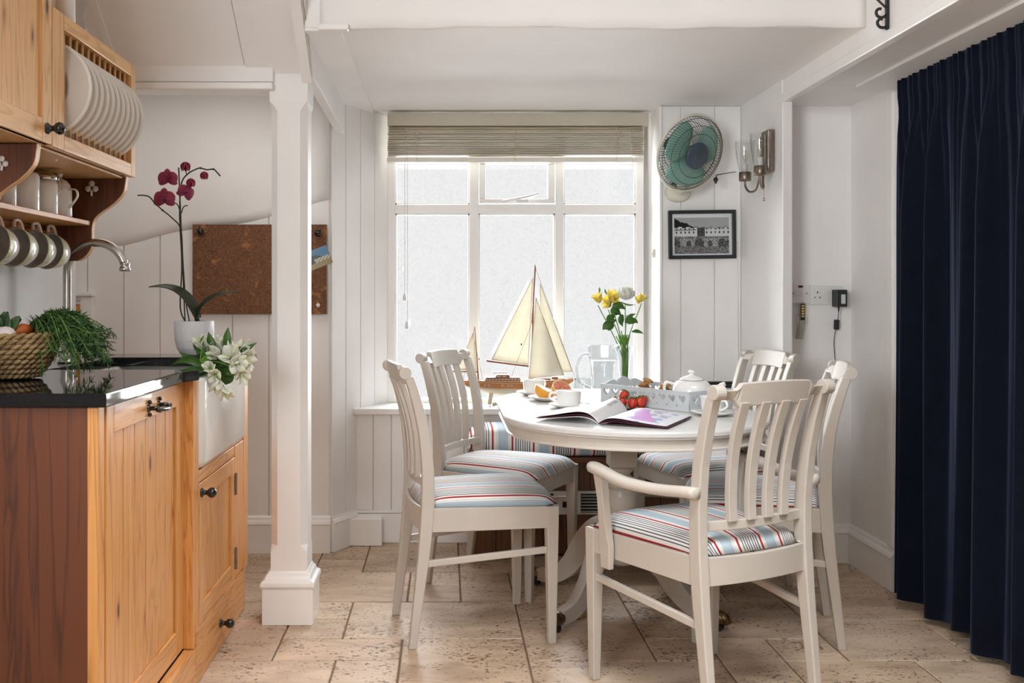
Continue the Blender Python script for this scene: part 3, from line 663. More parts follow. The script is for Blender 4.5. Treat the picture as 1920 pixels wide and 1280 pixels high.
# hanging cups
def cup_mesh():
    prof = [(.0001, .002), (.026, .002), (.026, 0), (.029, 0), (.040, .010), (.049, .028), (.054, .050), (.056, .068), (.0575, .070), (.0535, .068), (.051, .050), (.045, .028), (.035, .010), (.0001, .006)]
    bm = BM(); lathe(bm, prof, (0, 0, 0), 32, cap=False); return bm
cl = ['yellow banded cup hanging nearest, half hidden by the scroll bracket', 'second yellow banded cup from the near bracket', 'second last yellow banded cup before the tap', 'last yellow banded cup, partly behind the tap']
ct = None
for k, y in enumerate(cupy):
    if ct is None:
        ct = thing('hanging_cup', cl[0], 'cup', (0, 0, 0), group='cups on the peg rail')
        c1 = obj('cup_body', cup_mesh(), [porc, sage, cupin], ct, smooth=True)
        for f in c1.data.polygons:
            rr = sqrt(f.center.x**2+f.center.y**2); nz = f.normal.x*f.center.x+f.normal.y*f.center.y
            if nz > 0 and f.center.z > .045: f.material_index = 1
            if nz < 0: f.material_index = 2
        bm = BM(); tube(bm, bez([(.052, 0, .060), (.078, 0, .058), (.080, 0, .034), (.046, 0, .022)], 6), .0052, 8); obj('handle', bm, porc, ct, smooth=True, local=True)
        t_ = ct
    else: t_ = dup(ct, (0, 0, 0), 0, cl[k])
    # handle up, mouth towards the room front-left and slightly down
    ax = Vector((-.28, -1.0, .10)).normalized(); up = Vector((-.15, 0, 1)); up = (up-ax*up.dot(ax)).normalized(); sdv = ax.cross(up)
    R = Matrix((up, sdv, ax)).transposed().to_4x4()
    t_.matrix_world = Matrix.Translation(Vector((-1.215, y+.030, 1.352))-up*.070) @ R
# jars and pot on the shelf
def jar(x, y, r, h, label, lid):
    t_ = thing('storage_jar', label, 'jar', (x, y, 1.390))
    bm = BM(); lathe(bm, [(r*.96, 0), (r, .005), (r, h-.012), (r*.86, h)], (x, y, 1.3905), 24); obj('jar_body', bm, porc, t_, smooth=True)
    if lid:
        bm = BM(); lathe(bm, [(r*.97, 0), (r*.97, .008), (r*.86, .009)], (x, y, 1.3905+h-.022), 24); obj('clip_band', bm, chrome, t_, smooth=True)
        bm = BM(); lathe(bm, [(r*.86, 0), (r*.95, .004), (r*.95, .014), (r*.6, .020), (r*.2, .022)], (x, y, 1.391+h), 24); obj('lid', bm, chrome, t_, smooth=True)
        bm = BM(); tube(bm, [(x+r*.9, y+r*.6, 1.39+h+.01), (x+r*1.15, y+r*.5, 1.39+h-.025), (x+r*.9, y+r*.4, 1.39+h-.035)], .0018, 6); obj('clip', bm, chrome, t_)
jar(-1.205, 2.715, .034, .085, 'small white jar half hidden by the scroll bracket', 0)
jar(-1.195, 2.83, .040, .110, 'plain white storage jar between the small jar and the clip top jar', 0)
jar(-1.180, 2.945, .033, .100, 'cream storage jar with a clip top lid', 1)
cp = thing('coffee_pot', 'white enamel style coffee pot with knobbed lid at the end of the shelf', 'pot', (-1.185, 3.06, 1.390))
x, y, z = -1.185, 3.06, 1.3905
bm = BM(); lathe(bm, [(.034, 0), (.037, .004), (.036, .080), (.034, .092), (.030, .098)], (x, y, z), 28); obj('pot_body', bm, porc, cp, smooth=True)
bm = BM(); lathe(bm, [(.032, .097), (.031, .101), (.022, .113), (.008, .120), (.005, .123), (.009, .130), (.009, .136), (.001, .142)], (x, y, z), 28); obj('lid', bm, porc, cp, smooth=True)
bm = BM(); tube(bm, bez([(x+.028, y-.01, z+.085), (x+.056, y-.02, z+.084), (x+.062, y-.022, z+.062), (x+.034, y-.012, z+.030)], 6), .005, 8, flat=.6); obj('handle', bm, porc, cp, smooth=True)
def clover(c, s, label):
    bm = BM()
    for dx, dz in ((0, .016), (-.011, 0), (.011, 0)): 
        m_ = Matrix.Translation(c+Vector((dx*s, 0, dz*s))) @ Matrix.Rotation(pi/2, 4, 'X'); b2 = BM(); lathe(b2, [(.0085*s, 0), (.0095*s, .002), (.0085*s, .005)], (0, 0, 0), 14); XF(b2, m_)
        me = bpy.data.meshes.new('t'); b2.to_mesh(me); b2.free(); bm.from_mesh(me); bpy.data.meshes.remove(me)
    tube(bm, [c+Vector((0, -.002, -.004)), c+Vector((0, -.004, -.022*s))], [.004, .003], 8)
    tag(obj('hook', bm, whitep, None, smooth=True), label, 'hook')
clover(Vector((-1.128, 3.178, 1.492)), 1.05, 'white clover shaped hook on the far scroll bracket')
clover(Vector((-1.106, 2.486, 1.480)), .8, 'white metal hook on the near scroll bracket')
# things on top of rack
bm = BM(); lathe(bm, [(.022, 0), (.026, .003), (.026, .12), (.02, .13)], (-1.030, 2.70, 1.8895), 20); tag(obj('white_tin', bm, porc, None, smooth=True), 'white tin standing on top of the plate rack', 'tin')
bm = BM(); lathe(bm, [(.020, 0), (.026, .004), (.027, .10), (.026, .10), (.024, .008), (.001, .006)], (-1.035, 2.80, 1.8895), 20); tag(obj('glass_tumbler', bm, glass, None, smooth=True), 'clear tumbler standing on top of the plate rack', 'glass')

# ============================================================ WORKTOP ITEMS
bk = thing('wicker_basket', 'round woven seagrass basket at the near end of the worktop', 'basket', (-1.135, 2.58, ZT))
bc = Vector((-1.130, 2.585, ZT))
rows = 9
def bprof(t): return .066+.050*sin(t*pi/2*1.05)**.8
bm = BM(); lathe(bm, [(.0001, .004), (.064, .004)]+[(bprof(t)-.004, .006+.108*t) for t in [k/8 for k in range(9)]]+[(bprof(t)-.010, .006+.108*t) for t in [1-k/8 for k in range(9)]]+[(.0001, .010)], bc, 30, cap=False); obj('lining', bm, wickerm, bk, smooth=True)
for r in range(rows):
    bm = BM(); t = (r+.4)/rows; R0 = bprof(t); zz = bc.z+.008+.112*t; n = 34
    for ph in (0, pi):
        pts = []
        for k in range(n*4+1):
            a = 2*pi*k/(n*4); tw = a*n/2+ph+r*1.3
            pts.append(bc+Vector(((R0+.0042*cos(tw))*cos(a), (R0+.0042*cos(tw))*sin(a), 0))+Vector((0, 0, zz-bc.z+.0045*sin(tw))))
        tube(bm, pts, .0056, 6)
    obj('coil', bm, wickerm, bk, smooth=True)
# carrots with their tops
rr = random.Random(5)
cn = thing('carrot_bunch', 'bunch of carrots with feathery green tops drooping out of the basket', 'carrots', (-1.10, 2.62, ZT+.1))
for k, (dx, dy) in enumerate(((.035, .02), (.015, .05), (.05, .055))):
    p = bc+Vector((dx, dy, .128)); bm = BM(); tube(bm, [p+Vector((-.10, -.05, -.045)), p+Vector((-.05, -.025, -.02)), p, p+Vector((.012, .006, .002))], [.003, .012, .015, .008], 12); obj('carrot', bm, orange, cn, smooth=True)
root = bc+Vector((.055, .06, .128))
bms = BM(); bmf = BM()
ends = []
for k in range(90):
    a = rr.uniform(-.75, 1.1); ln = rr.uniform(.12, .185)
    d = Vector((cos(a), sin(a)*1.5, 0)); p = root+Vector((rr.uniform(-.03, .012), rr.uniform(-.03, .03), rr.uniform(-.006, .01)))
    top = p+d*ln*.5+Vector((0, 0, rr.uniform(.006, .032))); drop = rr.choice([.02, .05, .08, .11]); q = p+d*ln*.95+Vector((0, 0, -drop*rr.uniform(.6, 1)))
    q.z = max(q.z, ZT+.006); q.x = min(q.x, -.86)
    c_ = bez([p, p.lerp(top, .5)+Vector((0, 0, .008)), top, q], 5); tube(bms, c_, [.0022]*6+[.0014]*(len(c_)-6), 5)
    for i in range(4, len(c_)):
        b0_ = c_[i]; td = (c_[min(i+1, len(c_)-1)]-c_[i-1]).normalized()
        for s in range(5):
            o_ = Vector((rr.uniform(-1, 1), rr.uniform(-1, 1), rr.uniform(-1, .5))).normalized(); e_ = b0_+(td*.5+o_)*rr.uniform(.010, .024); e_.z = max(e_.z, ZT+.002)
            strip(bmf, b0_, b0_.lerp(e_, .5)+Vector((0, 0, .002)), e_, .0035, o_.cross(td)+Vector((0, 0, .1)), 2)
            for s2 in range(3):
                o2 = (o_+Vector((rr.uniform(-1, 1), rr.uniform(-1, 1), rr.uniform(-1, 1)))*.8).normalized(); m_ = b0_.lerp(e_, rr.uniform(.4, 1)); e2 = m_+o2*.008; e2.z = max(e2.z, ZT+.002)
                strip(bmf, m_, m_.lerp(e2, .5), e2, .003, (0, 0, 1), 1)
obj('stems', bms, leafl, cn, smooth=True); o = obj('fronds', bmf, leaff, cn); o['kind'] = 'stuff'
cb = thing('cabbage', 'green leafy cabbage at the back of the basket', 'cabbage', (-1.165, 2.60, ZT+.1))
def broad(bm, c, d, up, L_, W_, curl):
    n = 7; d = d.normalized(); s = d.cross(up).normalized(); up = s.cross(d); grid = []
    for i in range(n+1):
        t = i/n; w = W_*sin(pi*min(.97, t*.8+.14)); row = []
        for j in range(7):
            u = (j-3)/3; row.append(bm.verts.new(c+d*L_*t+s*w*u+up*(curl*t*t*L_+.22*w*u*u+.004*sin(t*9+u*7))))
        grid.append(row)
    for a, b in zip(grid, grid[1:]):
        for j in range(6): bm.faces.new((a[j], a[j+1], b[j+1], b[j]))
for d, L_, W_ in ((Vector((.9, .2, .55)), .075, .034), (Vector((.2, -.3, 1)), .085, .036), (Vector((-.6, .1, .8)), .08, .04), (Vector((.3, .6, .9)), .07, .034)):
    bm = BM(); broad(bm, bc+Vector((-.035, .01, .105)), d, Vector((-.5, -.8, .6)), L_, W_, .25); obj('leaf', bm, cabbage, cb, smooth=True, solid=.0015)
for k, (dx, dy) in enumerate(((.01, -.05), (-.02, -.035))):
    bm = BM(); ball(bm, bc+Vector((dx, dy, .114)), .027, 14, .85)
    for v in bm.verts: a = math.atan2(v.co.y-bc.y-dy, v.co.x-bc.x-dx); v.co += Vector((cos(a), sin(a), 0))*.0015*cos(6*a)
    tag(obj('garlic_bulb', bm, garlic, None, smooth=True), ('garlic bulb in front of the carrots in the basket', 'garlic bulb beside the cabbage in the basket')[k], 'garlic', 'garlic in the basket')
bm = BM(); tube(bm, [bc+Vector((-.04, -.05, .07)), bc+Vector((-.06, -.02, .085))], .02, 10)
bm.free()
# orchid
op = at(364, 0, 3.58); px_, py_ = op.x, 3.58
ot = thing('potted_orchid', 'crimson orchid in a white ribbed pot behind the sink', 'plant', (px_, py_, ZT))
bm = BM(); seg = 96; rings = []
for r, z in [(.036, .0005), (.048, .006), (.060, .028), (.067, .056), (.0695, .090), (.0700, .125), (.067, .125), (.064, .10), (.0001, .10)]:
    rings.append([(px_+max(.0001, r+(.0011 if (k % 2 and .02 < z < .118 and r > .0655 or (k % 2 and .01 < z < .06)) else 0))*cos(2*pi*k/seg), py_+max(.0001, r+(.0011 if (k % 2 and .01 < z < .118) else 0))*sin(2*pi*k/seg), ZT+z) for k in range(seg)])
loft(bm, rings, cap=False); obj('pot', bm, M('pot_white', (.74, .74, .75), .35), ot, smooth=False)
bm = BM(); lathe(bm, [(.0001, .108), (.03, .112), (.064, .106), (.064, .10)], (px_, py_, ZT), 20, cap=False); 
for k in range(40): a = rr.uniform(0, 2*pi); r = rr.uniform(.005, .055); ball(bm, (px_+r*cos(a), py_+r*sin(a), ZT+.110), rr.uniform(.003, .007), 6)
obj('bark', bm, soil, ot)
oz = lambda x, y, d=0: at(x, y, py_+d)
bm = BM()
tube(bm, bez([oz(347, 602), oz(338, 575), oz(341, 500, -.01), oz(338, 430), oz(337, 395, .01), oz(340, 345), oz(352, 326, -.01), oz(368, 317), oz(376, 315), oz(388, 318, .01), oz(400, 317), oz(406, 322), oz(413, 330)], 5), .0026, 7)
tube(bm, bez([oz(355, 602), oz(348, 560), oz(343, 490), oz(339, 430), oz(322, 408, -.01), oz(305, 394), oz(290, 380), oz(280, 369), oz(268, 366), oz(258, 366)], 5), .0024, 7)
tube(bm, bez([oz(338, 400), oz(333, 384), oz(318, 374)], 4), .002, 6); tube(bm, bez([oz(340, 400), oz(344, 388), oz(352, 385)], 4), .002, 6); tube(bm, bez([oz(350, 328), oz(348, 318), oz(346, 308)], 4), .0018, 6)
tube(bm, bez([oz(338, 350), oz(345, 350), oz(350, 352)], 4), .0018, 6)
for p in (oz(290, 381), oz(305, 394), oz(376, 315), oz(400, 317)): ball(bm, p, .0042, 6)
obj('flower_spike', bm, stemd, ot, smooth=True)
bm = BM(); tube(bm, [oz(347, 602, .008), oz(335, 314, .008)], .0026, 6); obj('stake', bm, stemd, ot)
def orchid_flower(c, r, ax, spin=0):
    ax = Vector(ax).normalized(); s, u = frame_of(ax); bm = BM()
    for ang, l, w in ((90, 1.0, .72), (205, .95, .62), (335, .95, .62), (18, 1.02, 1.15), (162, 1.02, 1.15)):
        a = radians(ang+spin); d = s*cos(a)+u*sin(a); strip(bm, c, c+d*r*.55+ax*.006, c+d*r, r*w, ax, 9, .05, .9, .45)
    fo = obj('flower', bm, orchid, ot, smooth=True, solid=.0012)
    bm = BM(); strip(bm, c+ax*.004, c+ax*.015-u*r*.12, c+ax*.010-u*r*.42, r*.35, ax, 4, .5); ball(bm, c+ax*.006, r*.12, 8); obj('lip', bm, M('orchid_lip', (.22, .01, .06), .5), fo, smooth=True)
orchid_flower(oz(315, 336, -.02), .038, (-.1, -1, -.15)); orchid_flower(oz(309, 374, -.02), .042, (-.15, -1, -.1)); orchid_flower(oz(347, 361, .01), .036, (.6, -.6, -.3), 20)
for c, r in ((oz(348, 307), .022), (oz(358, 338), .020), (oz(383, 325), .018)):
    bm = BM()
    for k in range(5):
        a = 2*pi*k/5+.5; d = Vector((cos(a), sin(a)*.8, 0)); strip(bm, c+Vector((0, 0, .006)), c+d*r*.75-Vector((0, 0, r*.3)), c+d*r*.55-Vector((0, 0, r*1.25)), r*1.05, d, 4, .2)
    obj('bud', bm, orchid, ot, smooth=True, solid=.0012)
for pts, w in (((oz(371, 597), oz(345, 528, -.02), oz(279, 538, -.05)), .050), ((oz(367, 596), oz(385, 545, -.03), oz(453, 547, -.03)), .030)):
    bm = BM(); strip(bm, *pts, w, (.1, -.5, .85), 14, .18, .75); obj('leaf', bm, leafd, ot, smooth=True, solid=.003)
bm = BM(); tube(bm, [oz(370, 604), oz(369, 590)], [.008, .011], 8); obj('crown', bm, leafd, ot, smooth=True)
# white alstroemeria bouquet lying on the sink edge
bq = thing('flower_bunch', 'bunch of white alstroemeria with dark leaves lying on the sink edge', 'flowers', (-.80, 3.1, .93))
rr = random.Random(11); G = lambda x, y, d: at(x, y, 3.10+d)
base = G(375, 690, -.02); base.z = ZT+.012
def alst(px, py, d, r, ax):
    c = G(px, py, d); ax = Vector(ax).normalized(); s, u = frame_of(ax); bm = BM(); b2 = BM(); r = r*1.15; c0 = c-ax*r*.8
    for k in range(6):
        a = 2*pi*k/6+rr.uniform(-.2, .2); rd = s*cos(a)+u*sin(a); w = r*(.72 if k % 2 else .5); op_ = rr.uniform(.55, .95)
        strip(bm, c0, c0+ax*r*.8+rd*r*.25, c0+ax*r*1.25+rd*r*op_, w*1.25, rd, 6, .2, .95, .6)
        if k % 2 == 0: strip(b2, c0+ax*r*.55+rd*r*.22, c0+ax*r*.95+rd*r*.32-rd*.001, c0+ax*r*1.2+rd*r*(op_-.06), w*.28, rd, 3, 0)
    fo = obj('flower', bm, whitefl, bq, smooth=True, solid=.0008); obj('petal_mark', b2, greenfl, fo)
    bm = BM()
    for k in range(4): tube(bm, [c0, c+ax*r*.35+Vector((rr.uniform(-1, 1), rr.uniform(-1, 1), rr.uniform(-1, 1)))*r*.2], .0007, 4)
    obj('stamens', bm, greenfl, fo)
    bm = BM(); tube(bm, bez([base, base.lerp(c0, .5)+Vector((0, 0, .012)), c0], 4), [.0022]*9, 5); obj('stem', bm, stemg, bq, smooth=True)
for a in ((374, 640, 0, .030, (-.3, -.4, 1)), (386, 642, .02, .030, (.3, -.2, 1)), (410, 643, .03, .028, (-.2, -.2, 1)), (418, 640, .05, .028, (.4, 0, 1)), (400, 662, -.02, .028, (-.7, -.7, .3)), (434, 668, -.03, .038, (.1, -1, .4)), (443, 652, .02, .034, (.3, -.5, .9)),
          (462, 672, .0, .036, (1, -.4, -.1)), (466, 652, .03, .030, (1, -.1, .5)), (455, 690, -.02, .034, (.6, -.7, -.3)), (392, 688, -.06, .026, (-.1, -1, .4)), (402, 704, -.08, .028, (.2, -1, -.1)), (455, 704, -.04, .030, (.5, -.8, -.5)),
          (408, 728, -.10, .028, (-.2, -.6, -1)), (425, 738, -.10, .026, (.5, -.5, -1)), (446, 682, -.05, .034, (.4, -1, 0))): alst(*a)
for (a, b, c_, w) in (((395, 700), (360, 660), (322, 684), .026), ((390, 695), (350, 690), (318, 712), .022), ((385, 680), (372, 650), (382, 628), .020), ((405, 670), (395, 640), (391, 622), .024), ((428, 660), (425, 635), (428, 613), .024), ((440, 670), (462, 655), (482, 642), .020),
                      ((410, 690), (430, 700), (452, 700), .026), ((400, 680), (412, 700), (425, 722), .022), ((385, 690), (395, 715), (385, 730), .020), ((440, 690), (450, 700), (465, 698), .020), ((380, 685), (345, 670), (340, 660), .018), ((420, 690), (440, 712), (420, 720), .026), ((395, 690), (380, 705), (355, 708), .02), ((405, 685), (418, 668), (432, 690), .03), ((395, 670), (370, 660), (362, 645), .018)):
    bm = BM(); dd = rr.uniform(.0, .05); strip(bm, G(*a, dd), G(*b, dd-.01), G(*c_, dd), w*1.15, (rr.uniform(-.4, .4), -1, .6), 8, .15); obj('leaf', bm, leafg, bq, smooth=True, solid=.0008)
for k in range(14):
    bm = BM(); p = base+Vector((rr.uniform(-.02, .10), rr.uniform(.0, .12), rr.uniform(0, .02))); d = Vector((rr.uniform(-.6, 1), rr.uniform(-1, .4), rr.uniform(-.1, .5)))*.06
    strip(bm, p, p+d*.6+Vector((0, 0, .01)), p+d, .02, (rr.uniform(-.5, .5), -.6, 1), 6, .15); obj('leaf', bm, leafg, bq, smooth=True, solid=.0008)

# ============================================================ TABLE
TX, TA, TB, TR = .625, 3.305, 3.78, .432
def stad(r, z, n=28):
    out = [(TX+r*cos(a), TB+r*sin(a), z) for a in [pi*k/n for k in range(n+1)]]
    out += [(TX+r*cos(a), TA+r*sin(a), z) for a in [pi+pi*k/n for k in range(n+1)]]
    return out
tb = thing('dining_table', 'white painted oval pedestal dining table', 'table', (TX, 3.6, 0))
bm = BM(); loft(bm, [stad(TR-.016, .7315), stad(TR-.006, .733), stad(TR-.004, .738), stad(TR, .742), stad(TR, .752), stad(TR-.003, .757), stad(TR-.012, .760), stad(TR-.02, .760)]); obj('table_top', bm, M('table_paint', (.58, .57, .555), .32, scale=4), tb, smooth=False)
bm = BM(); loft(bm, [stad(TR-.014, .697), stad(TR-.010, .699), stad(TR-.010, .703), stad(TR-.016, .706), stad(TR-.017, .7313), stad(TR-.045, .7313), stad(TR-.045, .697)]); obj('apron', bm, chairp, tb)
PX, PY = .655, 3.70
obj('bearer', B(TX-.34, TX+.34, PY-.17, PY-.13, .655, .6965), chairp, tb, bev=.004); obj('bearer', B(TX-.34, TX+.34, PY+.13, PY+.17, .655, .6965), chairp, tb, bev=.004)
bm = BM(); box(bm, PX-.13, PX+.13, PY-.17, PY+.17, .628, .6545); obj('top_block', bm, chairp, tb, bev=.006)
bm = BM(); box(bm, PX-.05, PX+.05, PY-.05, PY+.05, .52, .6275); obj('column_capital', bm, chairp, tb, bev=.004)
bm = BM(); lathe(bm, [(.040, .5195), (.046, .512), (.040, .500), (.030, .492), (.034, .484), (.046, .476), (.050, .455), (.051, .44), (.048, .44), (.054, .43), (.058, .41), (.058, .385), (.052, .36), (.042, .345), (.044, .338), (.052, .33), (.052, .32), (.06, .30), (.062, .20), (.055, .17), (.03, .155), (.01, .15)], (PX, PY, 0), 36); obj('column', bm, chairp, tb, smooth=True)
for a in (pi*.24, pi*.76, pi*1.26, pi*1.76):
    d = Vector((cos(a), sin(a), 0)); s = Vector((-sin(a), cos(a), 0)); bm = BM()
    c_ = bez([(.05, 0, .270), (.10, 0, .262), (.165, 0, .205), (.225, 0, .118), (.30, 0, .060), (.385, 0, .046)], 5); rings = []
    for i, q in enumerate(c_):
        t = c_[min(i+1, len(c_)-1)]-c_[max(i-1, 0)]; nrm = Vector((-t.z, 0, t.x)).normalized(); hh = .042*(1-i/len(c_))+.021; ww = .019
        rings.append([Vector((PX, PY, 0))+d*(q.x+nrm.x*hh*e1)+Vector((0, 0, q.z+nrm.z*hh*e1))+s*ww*e2 for e1, e2 in ((-1, -1), (-1, 1), (1, 1), (1, -1))])
    loft(bm, rings); lg = obj('pedestal_leg', bm, chairp, tb, bev=.004)
    bm = BM(); e_ = Vector((PX, PY, 0))+d*.392
    tube(bm, [e_+Vector((0, 0, .046))-d*.012, e_+Vector((0, 0, .046))+d*.01, e_+Vector((0, 0, .040))+d*.03, e_+Vector((0, 0, .030))+d*.042], [.024, .025, .020, .008], 12)
    for q in (-1, 0, 1): tube(bm, [e_+s*.012*q+Vector((0, 0, .058)), e_+s*.013*q+d*.026+Vector((0, 0, .052)), e_+s*.014*q+d*.044+Vector((0, 0, .030))], [.007, .008, .004], 8)
    obj('claw_cap', bm, brass, lg, smooth=True)
    bm = BM(); tube(bm, [e_+d*.006-s*.009+Vector((0, 0, .0125)), e_+d*.006+s*.009+Vector((0, 0, .0125))], .0125, 14); obj('castor', bm, blackm, lg)

# ============================================================ CHAIRS
BP = [(0, -.240), (.15, -.222), (.30, -.203), (.42, -.192), (.50, -.188), (.60, -.190), (.70, -.202), (.78, -.219), (.85, -.240), (.895, -.256)]
def xb(z):
    for (z0, x0), (z1, x1) in zip(BP, BP[1:]):
        if z <= z1:
            t = max(0, (z-z0)/(z1-z0)); return x0+(x1-x0)*t
    return BP[-1][1]+(z-.895)*-.35
def make_chair(name, label, arm=False, group='white chairs around the table'):
    t = thing(name, label, 'chair', (0, 0, 0), group=group)
    fw, rw = (.232, .192) if arm else (.215, .178)
    for s in (1, -1):
        bm = BM(); rings = []
        for z, hw in ((0, .013), (.35, .019), (.4565, .0205)):
            rings.append([(.222+a*hw-(.0 if z else 0), s*fw+b*hw, z) for a, b in ((-1, -1), (1, -1), (1, 1), (-1, 1))])
        loft(bm, rings); obj('leg', bm, chairp, t, bev=.003, local=True)
        bm = BM(); rings = []
        zs = [0, .08, .16, .24, .32, .40, .46, .52, .58, .64, .70, .75, .80, .85, .89]
        for z in zs:
            x = xb(z); hx = .013+.008*min(1, z/.4) if z < .5 else .021-.006*(z-.5)/.4; hy = .0125+.0035*min(1, z/.4) if z < .5 else .016-.001*(z-.5)
            y = s*(rw+(.006*(z-.5)/.4 if z > .5 else 0)); rings.append([(x+a*hx, y+b*hy, z) for a, b in ((-1, -1), (1, -1), (1, 1), (-1, 1))])
        loft(bm, rings)
        obj('back_post', bm, chairp, t, bev=.004, local=True)
        bm = BM(); y = s*(rw+.006); tube(bm, [(xb(.9)-.008, y-.0165, .900), (xb(.9)-.008, y+.0165, .900)], .0205, 18); obj('post_scroll', bm, chairp, t, bev=.002, local=True)
        bm = BM(); loft(bm, [[(-.185, s*rw*1.0-.011, .378), (-.185, s*rw+.011, .378), (-.185, s*rw+.011, .4565), (-.185, s*rw-.011, .4565)], [(.212, s*fw-.009+s*.004, .384), (.212, s*fw+.009+s*.004, .384), (.212, s*fw+.009+s*.004, .4565), (.212, s*fw-.009+s*.004, .4565)]]); obj('side_rail', bm, chairp, t, bev=.002, local=True)
        bm = BM(); loft(bm, [[(-.213, s*rw-.008, .262), (-.213, s*rw+.008, .262), (-.213, s*rw+.008, .284), (-.213, s*rw-.008, .284)], [(.215, s*fw-.008, .300), (.215, s*fw+.008, .300), (.215, s*fw+.008, .322), (.215, s*fw-.008, .322)]]); obj('stretcher', bm, chairp, t, bev=.003, local=True)
    bm = BM(); rings = []
    for k in range(13):
        u = -1+2*k/12; y = u*fw*.95; x = .215+.018*(1-u*u); zb = .384+.014*(1-u*u); rings.append([(x, y, zb), (x+.02, y, zb), (x+.02, y, .4565), (x, y, .4565)])
    loft(bm, rings); obj('front_rail', bm, chairp, t, bev=.002, local=True)
    bm = BM(); rings = []
    for k in range(13):
        u = -1+2*k/12; y = u*rw*.95; x = -.205-.016*(1-u*u); rings.append([(x, y, .378), (x+.02, y, .378), (x+.02, y, .4565-.004*(1-u*u)), (x, y, .4565-.004*(1-u*u))])
    loft(bm, rings); obj('rear_rail', bm, chairp, t, bev=.002, local=True)
    bow = .022
    bm = BM(); rings = []
    for k in range(13):
        u = -1+2*k/12; y = u*(rw-.012); z = .535; x = xb(z)-bow*(1-u*u)+.006; rings.append([(x-.010, y, z-.013), (x+.010, y, z-.013), (x+.009, y, z+.013), (x-.009, y, z+.013)])
    loft(bm, rings); obj('lower_back_rail', bm, chairp, t, bev=.002, local=True)
    bm = BM(); rings = []
    for k in range(41):
        u = -1+2*k/40; au = abs(u); y = u*(rw-.004); sh_ = 0 if au > .74 else (1 if au < .64 else (.74-au)/.10); sh_ = sh_*sh_*(3-2*sh_)
        z1 = .905+.013*sh_+.008*(1-u*u)*sh_; z0 = .878-.022*sh_+.010*(1-(u/.7)**2 if au < .7 else 0)*.6
        x1 = xb(.91)-bow*(1-u*u); x0 = xb(.86)-bow*(1-u*u)
        rings.append([(x0-.010, y, z0), (x0+.010, y, z0), (x1+.009, y, z1), (x1-.009, y, z1)])
    loft(bm, rings); obj('crest_rail', bm, chairp, t, bev=.003, local=True)
    for k in range(4):
        u = (-.54+.36*k); bm = BM(); rings = []
        for z in [.545+.325*i/9 for i in range(10)]:
            ww = .0145+.001*(z-.545)/.3; x = xb(z)-bow*(1-u*u)-.004+.006*sin((z-.545)/.325*pi); y = u*rw*(.90+.12*(z-.545)/.325)
            rings.append([(x-.009, y-ww, z), (x+.009, y-ww, z), (x+.009, y+ww, z), (x-.009, y+ww, z)])
        loft(bm, rings); obj('slat', bm, chairp, t, bev=.002, local=True)
    # cushion
    bm = BM(); nx, ny = 22, 26; grid = []
    def cu(i, j, top):
        u = -1+2*i/nx; v = -1+2*j/ny; x = .024+u*.222+.014*(1-v*v)*(1 if u > 0 else 0)*u-.010*(1-v*v)*(u < 0)*(-u); hw = (rw-.004+(fw+.010-rw+.004)*(u+1)/2)
        if u < -.55: hw = min(hw, rw-.014+(u+1)*.12)
        ru, rv = abs(u), abs(v); e_ = max(0, 1-(ru**7+rv**7))**.42
        z = .458+.050*e_*(1-.12*(ru*ru+rv*rv)) if top else .4575-.004*e_
        return (x, v*hw*(1-.02*ru**6), z)
    for top in (True, False):
        g = [[bm.verts.new(cu(i, j, top)) for j in range(ny+1)] for i in range(nx+1)]
        for i in range(nx):
            for j in range(ny): bm.faces.new((g[i][j], g[i+1][j], g[i+1][j+1], g[i][j+1]))
    uvl = bm.loops.layers.uv.new('weave')
    for f in bm.faces:
        for l in f.loops:
            co = l.vert.co; uu = max(0, min(1, (co.x+.20)/.44)); hwid = rw+(fw+.010-rw)*uu; l[uvl].uv = (co.y/hwid*.205+max(-1, min(1, co.y/hwid))**3*(.508-co.z)*.6, co.x)
    bmesh.ops.remove_doubles(bm, verts=bm.verts, dist=.0009)
    obj('seat_cushion', bm, stripe_y, t, smooth=True, local=True)
    if arm:
        for s in (1, -1):
            bm = BM(); rings = []
            path = [(-.214, s*(rw+.026), .634, .012), (-.205, s*(rw+.030), .634, .020), (-.17, s*(rw+.036), .632, .023), (-.08, s*(rw+.058), .626, .021), (.02, s*(fw+.048), .632, .021), (.11, s*(fw+.048), .645, .023), (.155, s*(fw+.044), .650, .025), (.178, s*(fw+.040), .650, .021), (.186, s*(fw+.038), .649, .010)]
            c_ = bez([(p[0], p[1], p[2]) for p in path], 3); ws = [path[min(i//3, len(path)-1)][3]*(1-(i % 3)/3)+path[min(i//3+1, len(path)-1)][3]*(i % 3)/3 for i in range(len(c_))]
            for q, w in zip(c_, ws):
                rings.append([q+Vector((0, b*w, a)) for a, b in ((-.015, -.8), (-.018, 0), (-.015, .8), (-.004, 1), (.007, .9), (.012, .5), (.013, 0), (.012, -.5), (.007, -.9), (-.004, -1))])
            loft(bm, rings); obj('arm_rest', bm, chairp, t, smooth=True, local=True)
            bm = BM(); rings = []
            for z, x, y, hx, hy in ((.355, .135, fw+.018, .020, .009), (.42, .135, fw+.019, .023, .010), (.47, .135, fw+.024, .018, .012), (.56, .133, fw+.034, .014, .013), (.636, .132, fw+.044, .019, .014)):
                rings.append([(x+a*hx, s*(y+b*hy), z) for a, b in ((-1, -1), (1, -1), (1, 1), (-1, 1))])
            loft(bm, rings); obj('arm_support', bm, chairp, t, bev=.003, local=True)
    return t
c1 = make_chair('dining_chair', 'white slatted dining chair nearest the post, side on at the left front of the table')
c1.location = (.092, 3.471, 0); c1.rotation_euler = (0, 0, radians(11.5))
dup(c1, (.226, 4.041, 0), radians(-29), 'white slatted dining chair behind the left front one, below the model boat')
